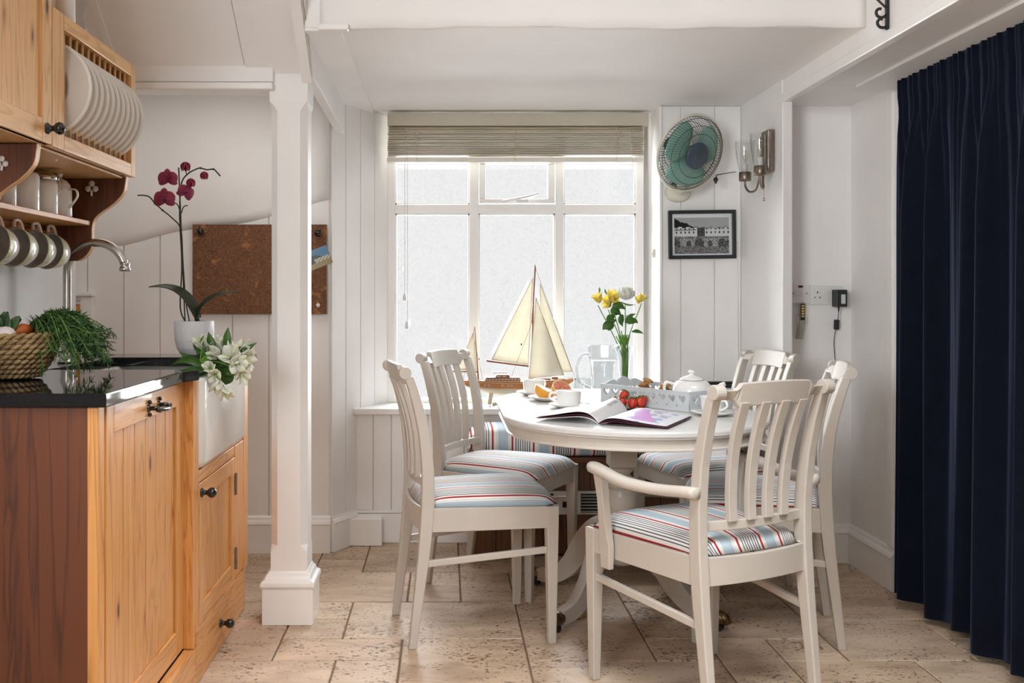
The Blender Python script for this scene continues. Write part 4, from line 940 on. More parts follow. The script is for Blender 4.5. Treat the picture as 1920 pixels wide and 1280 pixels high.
dup(c1, (1.099, 3.470, 0), radians(166.5), 'white slatted dining chair next to the socket wall, right of the armchair')
dup(c1, (1.090, 4.075, 0), radians(193), 'white slatted dining chair at the far right of the table, beneath the framed picture')
ac = make_chair('armchair', 'white slatted carver armchair seen from behind at the right front of the table', True)
ac.location = (.757, 2.905, 0); ac.rotation_euler = (0, 0, radians(117.4))

# ============================================================ BENCH UNDER WINDOW
be = thing('window_bench', 'dark pine box bench below the window', 'bench', (.75, 4.5, 0))
obj('seat_board', B(.10, 1.376, 4.33, 4.625, .425, .448), dpine[0], be, bev=.003)
for k in range(12):
    a = .12+k*.104; obj('board', B(a+.001, a+.103, 4.40, 4.415, .01, .424), wood('bench_pine', 2, (.16, .07, .03), (.07, .028, .012)) if k == 0 else bpy.data.materials['bench_pine'], be, bev=.002)
obj('end_panel', B(.115, .133, 4.416, 4.625, .01, .424), dpine[2], be); obj('end_panel', B(1.352, 1.37, 4.416, 4.625, .01, .424), dpine[2], be)
ht = thing('plinth_heater', 'white plinth heater with black grilles on the bench front', 'heater', (.55, 4.385, .19))
obj('casing', B(.30, .715, 4.378, 4.3985, .190, .292), whitep, ht, bev=.002)
for a, b in ((.315, .475), (.595, .675)):
    g = obj('grille', B(a, b, 4.374, 4.379, .200, .282), blackm, ht)
    for k in range(6): obj('louvre', B(a, b, 4.371, 4.375, .204+k*.0135, .2065+k*.0135), whitep, g)
obj('switch_panel', B(.515, .550, 4.373, 4.379, .222, .258), blackm, ht, bev=.001)
# bench cushion
bm = BM(); rings = []
for k in range(49):
    x = .105+1.25*k/48; e_ = min(1, min(k, 48-k)/2.5)**.5
    yz = [(4.325, .50), (4.33, .555), (4.36, .570), (4.50, .574), (4.60, .570), (4.615, .55), (4.615, .475), (4.58, .452), (4.36, .450), (4.33, .465)]
    rings.append([(x, 4.47+(y-4.47)*(.9+.1*e_), .512+(z-.512)*(.35+.65*e_)) for y, z in yz])
loft(bm, rings); co = thing('bench_cushion', 'long blue, white and red striped cushion on the window bench', 'cushion', (.75, 4.47, .45))
obj('pad', bm, stripe_x, co, smooth=True, bev=0)
bm = BM()
for s in (-1, 1): tube(bm, bez([(.11, 4.33, .50), (.085, 4.325, .46+.01*s), (.09+.012*s, 4.32, .41), (.085-.02*s, 4.315, .37)], 4), .004, 6, flat=.4)
obj('tie', bm, stripe_x, co)
# small black television / radio
rd = thing('portable_radio', 'black portable radio with a raised aerial behind the far right chair', 'radio', (1.23, 4.42, .574))
obj('body', B(1.135, 1.345, 4.38, 4.46, .5755, .762), blackp, rd, bev=.006)
obj('front_panel', B(1.150, 1.285, 4.376, 4.381, .59, .745), whitep, rd, bev=.002)
obj('handle', B(1.13, 1.30, 4.40, 4.43, .762, .772), blackp, rd, bev=.002)
bm = BM(); tube(bm, [(1.312, 4.45, .76), at(1383, 452, 4.45)], [.0025, .0016], 6); obj('aerial', bm, nickel, rd)

# ============================================================ MODEL BOAT
YB = 4.80
P = lambda x, y, dy=0: Vector(((x-HX)*YB/F, YB+dy, EYE-(y-HY)*YB/F))
bt = thing('model_boat', 'wooden two masted model yacht with cream sails on the window sill', 'model boat', (P(960, 0).x, YB, .626))
st = [(866, 713, 716, 0.2, 716), (875, 712.5, 722, .55, 727), (893, 712.5, 724.5, .8, 732), (920, 713, 726, .95, 738), (950, 714, 727, 1, 743), (975, 714, 727, 1, 742), (1005, 713.5, 726, .95, 739), (1030, 712.5, 725, .8, 734), (1050, 711, 723, .58, 728), (1065, 710, 719, .35, 721.5), (1080, 708.5, 711, .05, 712)]
def hullring(s, lo, hi, bw0, bw1):
    x, yt, ym, w, yb = s; W_ = .042*w
    return x
bm = BM(); rings = []; bm2 = BM(); rings2 = []
for x, yt, ym, w, yb in st:
    W_ = .042*w
    rings.append([P(x, yt, -W_), P(x, ym, -W_*.93), P(x, ym, W_*.93), P(x, yt, W_)])
    rings2.append([P(x, ym, -W_*.93), P(x, (ym+yb)/2+1, -W_*.62), P(x, yb, -W_*.12), P(x, yb, W_*.12), P(x, (ym+yb)/2+1, W_*.62), P(x, ym, W_*.93)])
loft(bm, rings); loft(bm2, rings2); hl = obj('topside', bm, hullb, bt, smooth=False); obj('underside', bm2, hullw, bt, smooth=True)
bm = BM()
for x, y in ((909, 720.5), (916, 720.7), (941, 721.2), (952.5, 721.2), (958.5, 721.2), (987.5, 720.7)):
    c = P(x, y, -.0425); tube(bm, [c+Vector((.0042*cos(a), 0, .0042*sin(a))) for a in [2*pi*k/12 for k in range(13)]], .0011, 5)
obj('portholes', bm, hullw, hl)
bm = BM()
for i, (a, b) in enumerate(zip(st, st[1:])):
    for s in (-1, 1): tube(bm, [P(a[0], a[1]-.6, s*.042*a[3]), P(b[0], b[1]-.6, s*.042*b[3])], .0012, 5); 
    tube(bm, [P(a[0], a[1]+3.5, -.0425*a[3]), P(b[0], b[1]+3.2, -.0425*b[3])], .0009, 5)
obj('rub_rail', bm, hullw, hl)
bm = BM(); prism(bm, [(P(955, 0).x, P(0, 742).z), (P(1000, 0).x, P(0, 740).z), (P(985, 0).x, .640), (P(962, 0).x, .640)], 1, YB-.004, YB+.004); obj('keel', bm, hullw, bt, bev=.002)
bm = BM(); prism(bm, [(P(917, 0).x, P(0, 735).z), (P(925, 0).x, P(0, 737).z), (P(921, 0).x, .628), (P(914, 0).x, .628)], 1, YB-.012, YB+.0); obj('rudder', bm, hullw, bt, bev=.002)
bm = BM()
for xx in (925, 995): box(bm, P(xx, 0).x-.006, P(xx, 0).x+.006, YB-.04, YB+.04, .6265, .642)
box(bm, P(925, 0).x, P(995, 0).x, YB-.006, YB+.006, .6265, .640); obj('stand', bm, hullw, bt, bev=.001)
def cab(a, b, y0, y1, w, m=mast_m): 
    bm = BM(); loft(bm, [[(P(a, 0).x, YB-w, P(0, y1).z), (P(b, 0).x, YB-w, P(0, y1).z), (P(b, 0).x, YB+w, P(0, y1).z), (P(a, 0).x, YB+w, P(0, y1).z)], [(P(a+3, 0).x, YB-w*.9, P(0, y0).z), (P(b-2, 0).x, YB-w*.9, P(0, y0).z), (P(b-2, 0).x, YB+w*.9, P(0, y0).z), (P(a+3, 0).x, YB+w*.9, P(0, y0).z)]]); return bm
cbm = obj('cabin', cab(908, 976, 707, 713.5, .024), mast_m, bt, bev=.001); obj('wheelhouse', cab(928, 956, 702, 707, .020), mast_m, bt, bev=.001)
bm = BM()
for x in [912+k*6 for k in range(11)]: box(bm, P(x, 0).x-.005, P(x, 0).x+.005, YB-.0252, YB-.0235, P(0, 711.5).z, P(0, 709).z)
for x in (935, 945): box(bm, P(x, 0).x-.009, P(x, 0).x+.009, YB-.0215, YB-.019, P(0, 706).z, P(0, 703.5).z)
obj('cabin_window', bm, hullw, cbm)
bm = BM(); box(bm, P(924, 0).x, P(950, 0).x, YB-.018, YB+.018, P(0, 698).z, P(0, 696.8).z)
for x in [925+k*4.8 for k in range(6)]: tube(bm, [P(x, 702, -.016), P(x, 697, -.016)], .0008, 4)
obj('canopy', bm, mast_m, bt)
bm = BM(); box(bm, P(1004, 0).x, P(1032, 0).x, YB-.014, YB+.014, P(0, 712).z, P(0, 708.5).z); box(bm, P(1034, 0).x, P(1046, 0).x, YB-.008, YB+.008, P(0, 711).z, P(0, 706.5).z); obj('hatch', bm, mast_m, bt, bev=.001)
bm = BM(); tube(bm, [P(997, 712), P(1000, 560), P(1003, 496)], [.0048, .004, .0028], 8); tube(bm, [P(1004, 500), P(997, 606, -.012)], [.003, .0035], 6); obj('main_mast', bm, mast_m, bt, smooth=True)
bm = BM(); tube(bm, [P(897, 712), P(890, 612)], [.004, .0026], 8); obj('mizzen_mast', bm, mast_m, bt, smooth=True)
bm = BM(); tube(bm, [P(912, 676, -.012), P(991, 686, -.004)], [.0045, .005], 8, flat=1); obj('main_boom', bm, mast_m, bt, smooth=True)
bm = BM(); tube(bm, [P(849, 695.5, -.01), P(895, 697)], .0038, 8); obj('mizzen_boom', bm, mast_m, bt, smooth=True)
def sailmesh(A, Bq, Cc, dy, billow):
    A, Bq, Cc = P(*A, dy[0]), P(*Bq, dy[1]), P(*Cc, dy[2]); bm = BM(); n = 12; rows = []
    for i in range(n+1):
        t = i/n; l = A.lerp(Bq, t); r = A.lerp(Cc, t); row = []
        for j in range(n+1):
            s = j/n; p = l.lerp(r, s); p = p+Vector((0, -billow*sin(pi*s)*sin(pi*min(1, t*.9)), 0)); row.append(bm.verts.new(p))
        rows.append(row)
    for a, b in zip(rows, rows[1:]):
        for j in range(n):
            try: bm.faces.new((a[j], b[j], b[j+1], a[j+1]))
            except ValueError: pass
    return bm, A, Bq, Cc
for A, Bq, Cc, dy, bw in (((999, 521), (922, 673), (990, 683), (0, -.012, -.004), .015), ((1005, 558), (991, 709), (1056, 702), (-.006, -.02, -.03), .03), ((1013, 532), (1017, 702), (1073, 696), (.0, .01, 0), .02), ((888, 622), (856, 693), (893, 694), (0, -.01, 0), .008)):
    bm, a, b, c = sailmesh(A, Bq, Cc, dy, bw); so = obj('sail', bm, sail, bt, smooth=True, solid=.0008)
    bm = BM(); edge = (a, b) if A[0] in (999, 888) else (a, c); tube(bm, [edge[0], edge[1]], .0032, 6, flat=.4); tube(bm, [a, b] if edge[1] is c else [a, c], .0014, 5); tube(bm, [b, b.lerp(c, .5)+Vector((0, -.004, .006 if A[0] != 999 else 0)), c], .0018, 5); obj('sail_binding', bm, sailb, so)
bm = BM()
for a, b in (((999, 600), (957, 708)), ((890, 640), (905, 712)), ((1003, 500), (1078, 708)), ((1056, 702), (1060, 709)), ((1028, 698), (1030, 709)), ((890, 612), (868, 713))): tube(bm, [P(*a, -.006), P(*b, -.03 if b[0] in (957, 905) else 0)], .0007, 4)
ball(bm, P(977, 645, -.018), .0035, 6, 1.8); ball(bm, P(898, 672, -.02), .003, 6, 1.6)
obj('rigging', bm, mast_m, bt)

# ============================================================ ON THE TABLE
TZ = .7602
def cup_set(x, y, lab_c, lab_s, ang, tall=False, spoon=False):
    s = thing('saucer', lab_s, 'saucer', (x, y, TZ), group='saucers on the table')
    bm = BM(); lathe(bm, [(.0001, .003), (.026, .003), (.038, .005), (.058, .0125), (.069, .016), (.070, .0145), (.060, .009), (.040, .001), (.028, 0), (.0001, 0)], (x, y, TZ), 36, cap=False); obj('dish', bm, porc, s, smooth=True)
    t = thing('teacup', lab_c, 'cup', (x, y, TZ+.004), group='cups on the table'); z = TZ+.0052
    if tall: pr_ = [(.0001, .003), (.022, .003), (.022, 0), (.026, 0), (.030, .006), (.036, .018), (.037, .03), (.039, .055), (.041, .058), (.0385, .056), (.036, .03), (.030, .01), (.0001, .006)]
    else: pr_ = [(.0001, .003), (.030, .003), (.032, 0), (.036, .003), (.0405, .010), (.0425, .03), (.0435, .052), (.0445, .054), (.042, .052), (.041, .03), (.038, .012), (.0001, .006)]
    bm = BM(); lathe(bm, pr_, (x, y, z), 36, cap=False); obj('cup_body', bm, porc, t, smooth=True)
    d = Vector((cos(ang), sin(ang), 0)); c = Vector((x, y, z)); bm = BM(); tube(bm, bez([c+d*.041+Vector((0, 0, .046)), c+d*.060+Vector((0, 0, .046)), c+d*.066+Vector((0, 0, .030)), c+d*.038+Vector((0, 0, .014))], 6), .0042, 8); obj('handle', bm, porc, t, smooth=True)
    bm = BM(); lathe(bm, [(.0001, 0), (.039 if not tall else .033, 0)], (x, y, z+.038), 24, cap=False); 
    bm.free()
    if spoon:
        bm = BM(); p = Vector((x+.045, y-.02, TZ+.0175)); tube(bm, [p+Vector((.026, -.030, .002)), p, p+Vector((-.0, .02, -.0025))], [.0022, .0018, .002], 6); ball(bm, p+Vector((.0, .026, -.002)), .008, 8, .3); tag(obj('teaspoon', bm, chrome, None, smooth=True), 'steel teaspoon on the saucer '+spoon, 'spoon')
cup_set(.431, 3.48, 'white teacup in front of the grapefruit, handle to the left', 'saucer under the teacup in front of the grapefruit', pi*1.0, spoon='in front of the grapefruit')
cup_set(.350, 3.93, 'white teacup at the far left of the table behind the grapefruit', 'saucer at the far left table edge below the model boat', pi*.25)
cup_set(.874, 3.255, 'cream teacup with a scrolled handle right of the magazine', 'saucer between the magazine and the armchair back', -pi*.35, True, spoon='beside the scrolled cup')
gp = thing('grapefruit_plate', 'small white plate holding two grapefruit halves', 'plate', (.392, 3.72, TZ))
bm = BM(); lathe(bm, [(.0001, .003), (.040, .003), (.048, .006), (.074, .015), (.082, .018), (.083, .0165), (.076, .012), (.050, .001), (.034, 0), (.0001, 0)], (.392, 3.72, TZ), 40, cap=False); obj('dish', bm, porc, gp, smooth=True)
def half(c, r, n, label):
    t = thing('grapefruit_half', label, 'fruit', c, group='grapefruit halves'); n = Vector(n).normalized(); R = Matrix.Translation(c) @ n.to_track_quat('Z', 'Y').to_matrix().to_4x4()
    bm = BM(); lathe(bm, [(r*sin(a), -r*cos(a)) for a in [pi/2*k/9 for k in range(10)]], (0, 0, 0), 30, cap=False); XF(bm, R); obj('peel', bm, orangep, t, smooth=True)
    bm = BM(); lathe(bm, [(r, 0), (r*.97, .001), (r*.87, .0005)], (0, 0, 0), 30, cap=False); XF(bm, R); obj('pith', bm, pith, t, smooth=True)
    for k in range(10):
        bm = BM(); a0, a1 = 2*pi*k/10+.05, 2*pi*(k+1)/10-.05; am = (a0+a1)/2; poly = [(r*.10*cos(am), r*.10*sin(am))]+[(r*.86*cos(a0+(a1-a0)*j/4), r*.86*sin(a0+(a1-a0)*j/4)) for j in range(5)]
        prism(bm, poly, 2, -.004, .0018); XF(bm, R); obj('segment', bm, pink, t)
    bm = BM(); lathe(bm, [(r*.95, -.002), (.0001, -.0015)], (0, 0, 0), 30, cap=False); XF(bm, R); obj('membrane', bm, pith, t)
half(Vector((.372, 3.705, TZ+.044)), .040, (.45, -.1, .9), 'grapefruit half standing upright on its peel')
half(Vector((.440, 3.745, TZ+.044)), .040, (.35, -.62, .7), 'grapefruit half leaning with its pink flesh facing forward')
# tumbler
bm = BM(); lathe(bm, [(.0001, .006), (.026, .007), (.031, .07), (.032, .095), (.033, .095), (.0325, .07), (.028, 0), (.0001, 0)], (.497, 3.60, TZ+.0004), 28, cap=False); tag(obj('water_glass', bm, glass, None, smooth=True), 'clear straight water glass behind the front teacup', 'glass')
# jug
jx, jy = .612, 3.86
jg = thing('glass_jug', 'large clear glass jug of water in front of the window', 'jug', (jx, jy, TZ))
bm = BM(); lathe(bm, [(.0001, .010), (.038, .010), (.040, .03), (.044, .12), (.051, .15), (.056, .196), (.059, .199), (.060, .196), (.055, .15), (.049, .12), (.045, .03), (.044, .004), (.040, 0), (.0001, 0)], (jx, jy, TZ), 12, cap=False)
obj('jug_body', bm, glassm('thick_glass', (.94, .95, .95)), jg, smooth=False)
bm = BM(); lathe(bm, [(.0001, .011), (.0375, .011), (.039, .03), (.043, .12), (.0465, .140), (.0001, .140)], (jx, jy, TZ), 24, cap=False); obj('water', bm, water, jg, smooth=True)
bm = BM(); tube(bm, bez([(jx-.054, jy-.01, TZ+.165), (jx-.085, jy-.02, TZ+.160), (jx-.105, jy-.024, TZ+.115), (jx-.095, jy-.022, TZ+.06), (jx-.047, jy-.01, TZ+.032)], 6), .006, 8); obj('handle', bm, glassm('thick_glass_handle', (.88, .9, .9)), jg, smooth=True)
bm = BM(); tube(bm, [(jx+.05, jy, TZ+.185), (jx+.066, jy, TZ+.199)], [.012, .008], 8); obj('spout', bm, bpy.data.materials['thick_glass'], jg, smooth=True)
# vase of flowers
vx, vy = .709, 3.95
va = thing('flower_vase', 'fluted clear glass vase of yellow freesias and a white rose', 'vase', (vx, vy, TZ))
bm = BM(); seg = 32; rings = []
for r, z in [(.0001, .004), (.018, .004), (.0165, .03), (.017, .08), (.020, .13), (.030, .165), (.043, .19), (.0445, .19), (.0315, .164), (.0215, .13), (.0185, .08), (.018, .03), (.026, .004), (.028, 0), (.0001, 0)]:
    rings.append([(vx+max(.0001, r)*(1+(.10*cos(8*2*pi*k/seg) if z > .15 else 0))*cos(2*pi*k/seg), vy+max(.0001, r)*(1+(.10*cos(8*2*pi*k/seg) if z > .15 else 0))*sin(2*pi*k/seg), TZ+z) for k in range(seg)])
loft(bm, rings, cap=False); obj('glass_body', bm, glass, va, smooth=True)
V = lambda x, y, d=0: at(x, y, vy+d)
heads = [((1120, 556), (-.5, -.3, 1)), ((1140, 562), (-.3, -.6, 1)), ((1150, 553), (.2, -.6, 1)), ((1206, 556), (.5, -.2, 1)), ((1198, 560), (.1, -.4, 1))]
bm = BM(); rr = random.Random(2)
for i, (x, y) in enumerate([(1121, 572), (1140, 580), (1148, 575), (1172, 572), (1203, 568), (1175, 590), (1165, 620), (1155, 630)]):
    b = Vector((vx+rr.uniform(-.010, .010), vy+rr.uniform(-.010, .010), TZ+.008)); m_ = Vector((vx+rr.uniform(-.012, .012), vy, TZ+.16)); tube(bm, bez([b, m_, V(x, y, rr.uniform(-.02, .02))], 6), .0022, 6)
for k in range(12):
    b = Vector((vx+rr.uniform(-.012, .012), vy+rr.uniform(-.012, .012), TZ+.006)); tube(bm, [b, b+Vector((rr.uniform(-.006, .006), rr.uniform(-.006, .006), .16)), b+Vector((rr.uniform(-.02, .02), rr.uniform(-.01, .01), .23))], .0024, 5)
obj('stems', bm, stemg, va, smooth=True)
def frees(c, ax, r, m=yellow, n=6):
    ax = Vector(ax).normalized(); s, u = frame_of(ax); bm = BM(); c0 = c-ax*r*1.1
    for k in range(n):
        a = 2*pi*k/n; rd = s*cos(a)+u*sin(a); strip(bm, c0, c0+ax*r*1.2+rd*r*.25, c0+ax*r*1.55+rd*r*1.05, r*1.05, rd, 7, .18, .95, .6)
    return obj('freesia', bm, m, va, smooth=True, solid=.0008)
for (p, ax), r in zip(heads, (.024, .024, .028, .020, .017)): frees(V(*p, -.02), ax, r)
frees(V(1138, 570, -.03), (-.8, -.6, .3), .020); frees(V(1153, 560, -.03), (.7, -.6, .6), .020)
bm = BM(); rc = V(1174, 552, -.01)
for ring, (nr, rad, h) in enumerate(((5, .009, .032), (6, .018, .034), (7, .027, .032), (8, .034, .025))):
    for k in range(nr):
        a = 2*pi*k/nr+ring*.6; d = Vector((cos(a), sin(a), 0)); q = rc-Vector((0, 0, .022))
        strip(bm, q, q+d*rad*1.5+Vector((0, 0, h*.5)), q+d*rad*.95+Vector((0, 0, h*1.55)), .030, d, 7, -.3, .85, .6)
obj('rose', bm, whitefl, va, smooth=True, solid=.0008)
for a, b, c_, w in (((1150, 590), (1150, 575), (1165, 592), .030), ((1152, 592), (1140, 598), (1136, 598), .022), ((1150, 614), (1138, 606), (1130, 618), .034), ((1155, 600), (1138, 604), (1132, 610), .018), ((1176, 606), (1188, 596), (1196, 606), .022), ((1172, 605), (1180, 590), (1192, 588), .014), ((1185, 622), (1195, 618), (1207, 626), .012), ((1168, 590), (1160, 600), (1168, 612), .020),
                  ((1124, 548), (1124, 542), (1124, 538), .006), ((1138, 552), (1134, 546), (1134, 541), .006), ((1165, 566), (1178, 575), (1192, 570), .006), ((1150, 578), (1158, 566), (1172, 580), .028)):
    bm = BM(); dd = rr.uniform(-.03, 0); strip(bm, V(*a, dd), V(*b, dd), V(*c_, dd), w*1.25, (.1, -1, .25), 8, .12); obj('leaf', bm, leafg if w > .01 else leafl, va, smooth=True, solid=.0008)
# tray
ta = radians(-54.3); tc = Vector((.786, 3.569, TZ)); TU = Vector((cos(ta), sin(ta), 0)); TV = Vector((-sin(ta), cos(ta), 0))
tr = thing('breakfast_tray', 'pale grey wooden tray with cut out hearts', 'tray', tc)
TM = Matrix.Translation(tc) @ Matrix.Rotation(ta, 4, 'Z')
LX, LY, TH = .208, .1145, .068
bm = BM(); box(bm, -LX, LX, -LY, LY, .0005, .008); XF(bm, TM); obj('base', bm, grey, tr, bev=.001)
def heart(cx, cz, s): return [(cx+s*.062*16*sin(a)**3/16*16/16, cz+s*(13*cos(a)-5*cos(2*a)-2*cos(3*a)-cos(4*a))/16*.062) for a in [2*pi*k/20 for k in range(20)]]
def hpanel(L_, n, wavy, mtx, nm):
    cu = bpy.data.curves.new('c', 'CURVE'); cu.dimensions = '2D'; cu.fill_mode = 'BOTH'; cu.extrude = .003
    def spl(pts):
        s = cu.splines.new('POLY'); s.points.add(len(pts)-1); s.use_cyclic_u = True
        for q, (a, b) in zip(s.points, pts): q.co = (a, b, 0, 1)
    top = [(L_-2*L_*k/60, TH+(.022*max(0, cos((k/60-.5)*pi*1.1))*abs(sin(k/60*pi*3))**.5 if wavy else 0)) for k in range(61)]
    bot = []
    m = n
    for k in range(m*6+1):
        x = -L_+2*L_*k/(m*6); bot.append((x, .006))
    spl(bot+top)
    st_ = 2*L_/(n+.3)
    for k in range(n): spl(heart(-L_+st_*(k+.65), .042, .26))
    for k in range(n-1):
        c = -L_+st_*(k+1.15); spl([(c-.006, .016), (c+.006, .016), (c, .024)])
    o = bpy.data.objects.new('tmp', cu); C.objects.link(o); bpy.context.view_layer.update()
    me = bpy.data.meshes.new_from_object(o.evaluated_get(bpy.context.evaluated_depsgraph_get())); bm = BM(); bm.from_mesh(me); bpy.data.objects.remove(o); bpy.data.curves.remove(cu); bpy.data.meshes.remove(me)
    XF(bm, mtx); return obj(nm, bm, grey, tr)
RX = Matrix.Rotation(pi/2, 4, 'X')
hpanel(LX, 9, False, TM @ Matrix.Translation((0, -LY+.004, 0)) @ RX, 'side')
hpanel(LX, 9, False, TM @ Matrix.Translation((0, LY-.004, 0)) @ RX, 'side')
hpanel(LY-.008, 5, False, TM @ Matrix.Translation((LX-.004, 0, 0)) @ Matrix.Rotation(pi/2, 4, 'Z') @ RX, 'end')
hpanel(LY-.008, 5, True, TM @ Matrix.Translation((-LX+.004, 0, 0)) @ Matrix.Rotation(pi/2, 4, 'Z') @ RX, 'end')
# bowls with biscuits
rr = random.Random(9)
for i, (u, v) in enumerate(((-.10, .02), (.0, .02))):
    c = tc+TU*u+TV*v+Vector((0, 0, .0085)); bw = thing('ramekin', ('white bowl on the tray nearest the vase', 'white bowl on the tray beside the teapot')[i], 'bowl', c)
    bm = BM(); lathe(bm, [(.0001, .003), (.028, .003), (.036, .02), (.041, .034), (.043, .035), (.042, .032), (.038, .018), (.030, 0), (.0001, 0)], c, 28, cap=False); obj('dish', bm, porc, bw, smooth=True)
    for k in range(5):
        a = 2*pi*k/5; q = c+Vector((.016*cos(a) if k < 4 else 0, .016*sin(a) if k < 4 else 0, .030+.010*k+.006)); bm = BM(); lathe(bm, [(.0001, 0), (.016, .001), (.020, .005), (.017, .010), (.0001, .012)], (0, 0, 0), 14, cap=False)
        XF(bm, Matrix.Translation(q-Vector((0, 0, .010))) @ Matrix.Rotation(rr.uniform(-.35, .35), 4, 'X') @ Matrix.Rotation(rr.uniform(-.35, .35), 4, 'Y'))
        for vv in bm.verts: vv.co += Vector((rr.uniform(-1, 1), rr.uniform(-1, 1), rr.uniform(-1, 1)))*.0012
        tag(obj('oat_biscuit', bm, biscuit, None, smooth=True), ('golden oat biscuit on top of the pile in the bowl nearest the vase', 'golden oat biscuit on top of the pile in the bowl beside the teapot')[i] if k == 4 else ('golden oat biscuit low in the bowl nearest the vase', 'golden oat biscuit low in the bowl beside the teapot')[i], 'biscuit', ('biscuits in the bowl nearest the vase', 'biscuits in the bowl beside the teapot')[i])
# teapot
tp_ = tc+TU*.115+TV*.012+Vector((0, 0, .0085)); te = thing('teapot', 'squat white teapot on the right end of the tray', 'teapot', tp_)
bm = BM(); lathe(bm, [(.040, 0), (.050, .004), (.064, .022), (.070, .045), (.066, .068), (.052, .084), (.040, .090), (.040, .087)], tp_, 36); obj('pot_body', bm, porc, te, smooth=True)
bm = BM(); lathe(bm, [(.042, .0895), (.040, .093), (.026, .101), (.010, .105), (.006, .108), (.010, .114), (.013, .118), (.010, .122), (.001, .123)], tp_, 30); obj('lid', bm, porc, te, smooth=True)
bm = BM(); sdv = Vector((.85, -.5, 0)).normalized(); tube(bm, bez([tp_+sdv*.055+Vector((0, 0, .030)), tp_+sdv*.085+Vector((0, 0, .048)), tp_+sdv*.098+Vector((0, 0, .072)), tp_+sdv*.115+Vector((0, 0, .080))], 5), [.016]*5+[.012]*5+[.008]*6, 12); obj('spout', bm, porc, te, smooth=True)
bm = BM(); tube(bm, bez([tp_-sdv*.058+Vector((0, 0, .070)), tp_-sdv*.092+Vector((0, 0, .075)), tp_-sdv*.098+Vector((0, 0, .045)), tp_-sdv*.062+Vector((0, 0, .025))], 6), .0055, 8); obj('handle', bm, porc, te, smooth=True)
# strawberries
sp_ = Vector((.632, 3.455, TZ)); bm = BM(); lathe(bm, [(.0001, .003), (.04, .003), (.062, .008), (.063, .0065), (.042, 0), (.0001, 0)], sp_, 30, cap=False); tag(obj('strawberry_dish', bm, M('dark_dish', (.06, .03, .03), .3), None, smooth=True), 'small dark dish under the strawberries', 'dish')
sl = ['leftmost strawberry, lying on its side', 'strawberry at the top of the pile', 'strawberry left of centre under the top one', 'strawberry at the front centre, pointing down', 'large round strawberry at the right front', 'rightmost strawberry against the tray']
for (dx, dy, dz, ax), lb in zip(((-.052, -.004, .021, (.8, .1, .45)), (-.012, .012, .042, (.5, .3, .75)), (-.022, -.014, .021, (.3, .2, .9)), (.012, -.028, .019, (.2, .5, .8)), (.040, -.016, .022, (-.1, .4, .9)), (.056, .012, .024, (.1, .1, 1))), sl):
    c = sp_+Vector((dx, dy, dz)); ax = Vector(ax).normalized(); R = Matrix.Translation(c) @ ax.to_track_quat('Z', 'Y').to_matrix().to_4x4(); t = thing('strawberry', lb, 'strawberry', c, group='strawberries on the dish')
    bm = BM(); lathe(bm, [(.0001, -.022), (.007, -.019), (.013, -.010), (.017, .002), (.017, .010), (.012, .016), (.0001, .017)], (0, 0, 0), 16, cap=False); XF(bm, R); obj('berry', bm, straw, t, smooth=True)
    bm = BM()
    for k in range(7): a = 2*pi*k/7; d = Vector((cos(a), sin(a), 0)); strip(bm, Vector((0, 0, .017)), d*.011+Vector((0, 0, .024)), d*.020+Vector((0, 0, .015)), .010, (0, 0, 1), 3)
    XF(bm, R); obj('calyx', bm, leafl, t)
# magazine
mt = radians(-27.6); mg = thing('open_magazine', 'open magazine with a purple and blue illustration', 'magazine', (.4625, 3.01, TZ))
MM = Matrix.Translation((.4625, 3.01, TZ+.0006)) @ Matrix.Rotation(mt, 4, 'Z')
def pz(u, v):
    a = abs(u)/.212; b_ = .035*(a/.28)*math.exp(1-a/.28) if u < 0 else .020*(a/.25)*math.exp(1-a/.25)
    lift = .016*max(0, v/.30)**2*math.exp(-((a-.18)/.16)**2) if u < 0 else 0
    return .003+b_*.9*(1 if u < 0 else 1)+lift-.0005*a
def sheet(side, zoff, ins, mat, nm, th, col=None):
    bm = BM(); nx, ny = 40, 30; g = []
    for i in range(nx+1):
        u = side*(.212-ins)*i/nx; g.append([bm.verts.new((u*(1-.012), (.297)*j/ny, pz(u, .297*j/ny)*(1-zoff*.55)+.0005+(.0022 if zoff == 0 else 0))) for j in range(ny+1)])
    fc = []
    for i in range(nx):
        for j in range(ny): fc.append((bm.faces.new((g[i][j], g[i+1][j], g[i+1][j+1], g[i][j+1])), (i+.5)/nx, (j+.5)/ny))
    if col:
        cl_ = bm.loops.layers.color.new('print')
        for f, a, b in fc:
            for l in f.loops: l[cl_] = (*col(a, b), 1)
    if side > 0: pass
    XF(bm, MM); o = obj(nm, bm, mat, mg, smooth=True, solid=th); return o
def art(a, b):
    c = [.80, .80, .82]
    n = sin(a*9+b*7)*.5+sin(a*17-b*13)*.3+sin(a*31+b*23)*.2
    if .10 < b < .95 and abs(a-.22-.45*(1-b)-.05*n) < .13: c = [.66+.1*n, .42, .72]
    elif .15 < a < .85 and .1 < b < .9 and n > .15: c = [.50, .58, .74]
    elif .3 < a < .8 and n < -.45: c = [.62, .60, .72]
    return tuple(pow(max(0, min(1, q)), 1.0) for q in c)
def txt(a, b):
    c = (.80, .80, .80)
    if a > .12 and a < .85 and .62 < b < .93 and int(b*60) % 2 and (int(a*34)*7+int(b*60)) % 5: c = (.62, .62, .63)
    return c
sheet(-1, 0, 0, printm, 'left_page', .0016, txt); sheet(1, 0, 0, printm, 'right_page', .0016, art)
sheet(-1, .35, .004, maroon, 'left_pages', .001); sheet(1, .35, .002, maroon, 'right_pages', .001)
sheet(-1, .75, .002, paper, 'cover', .001); sheet(1, .8, -.003, maroon, 'cover', .001)

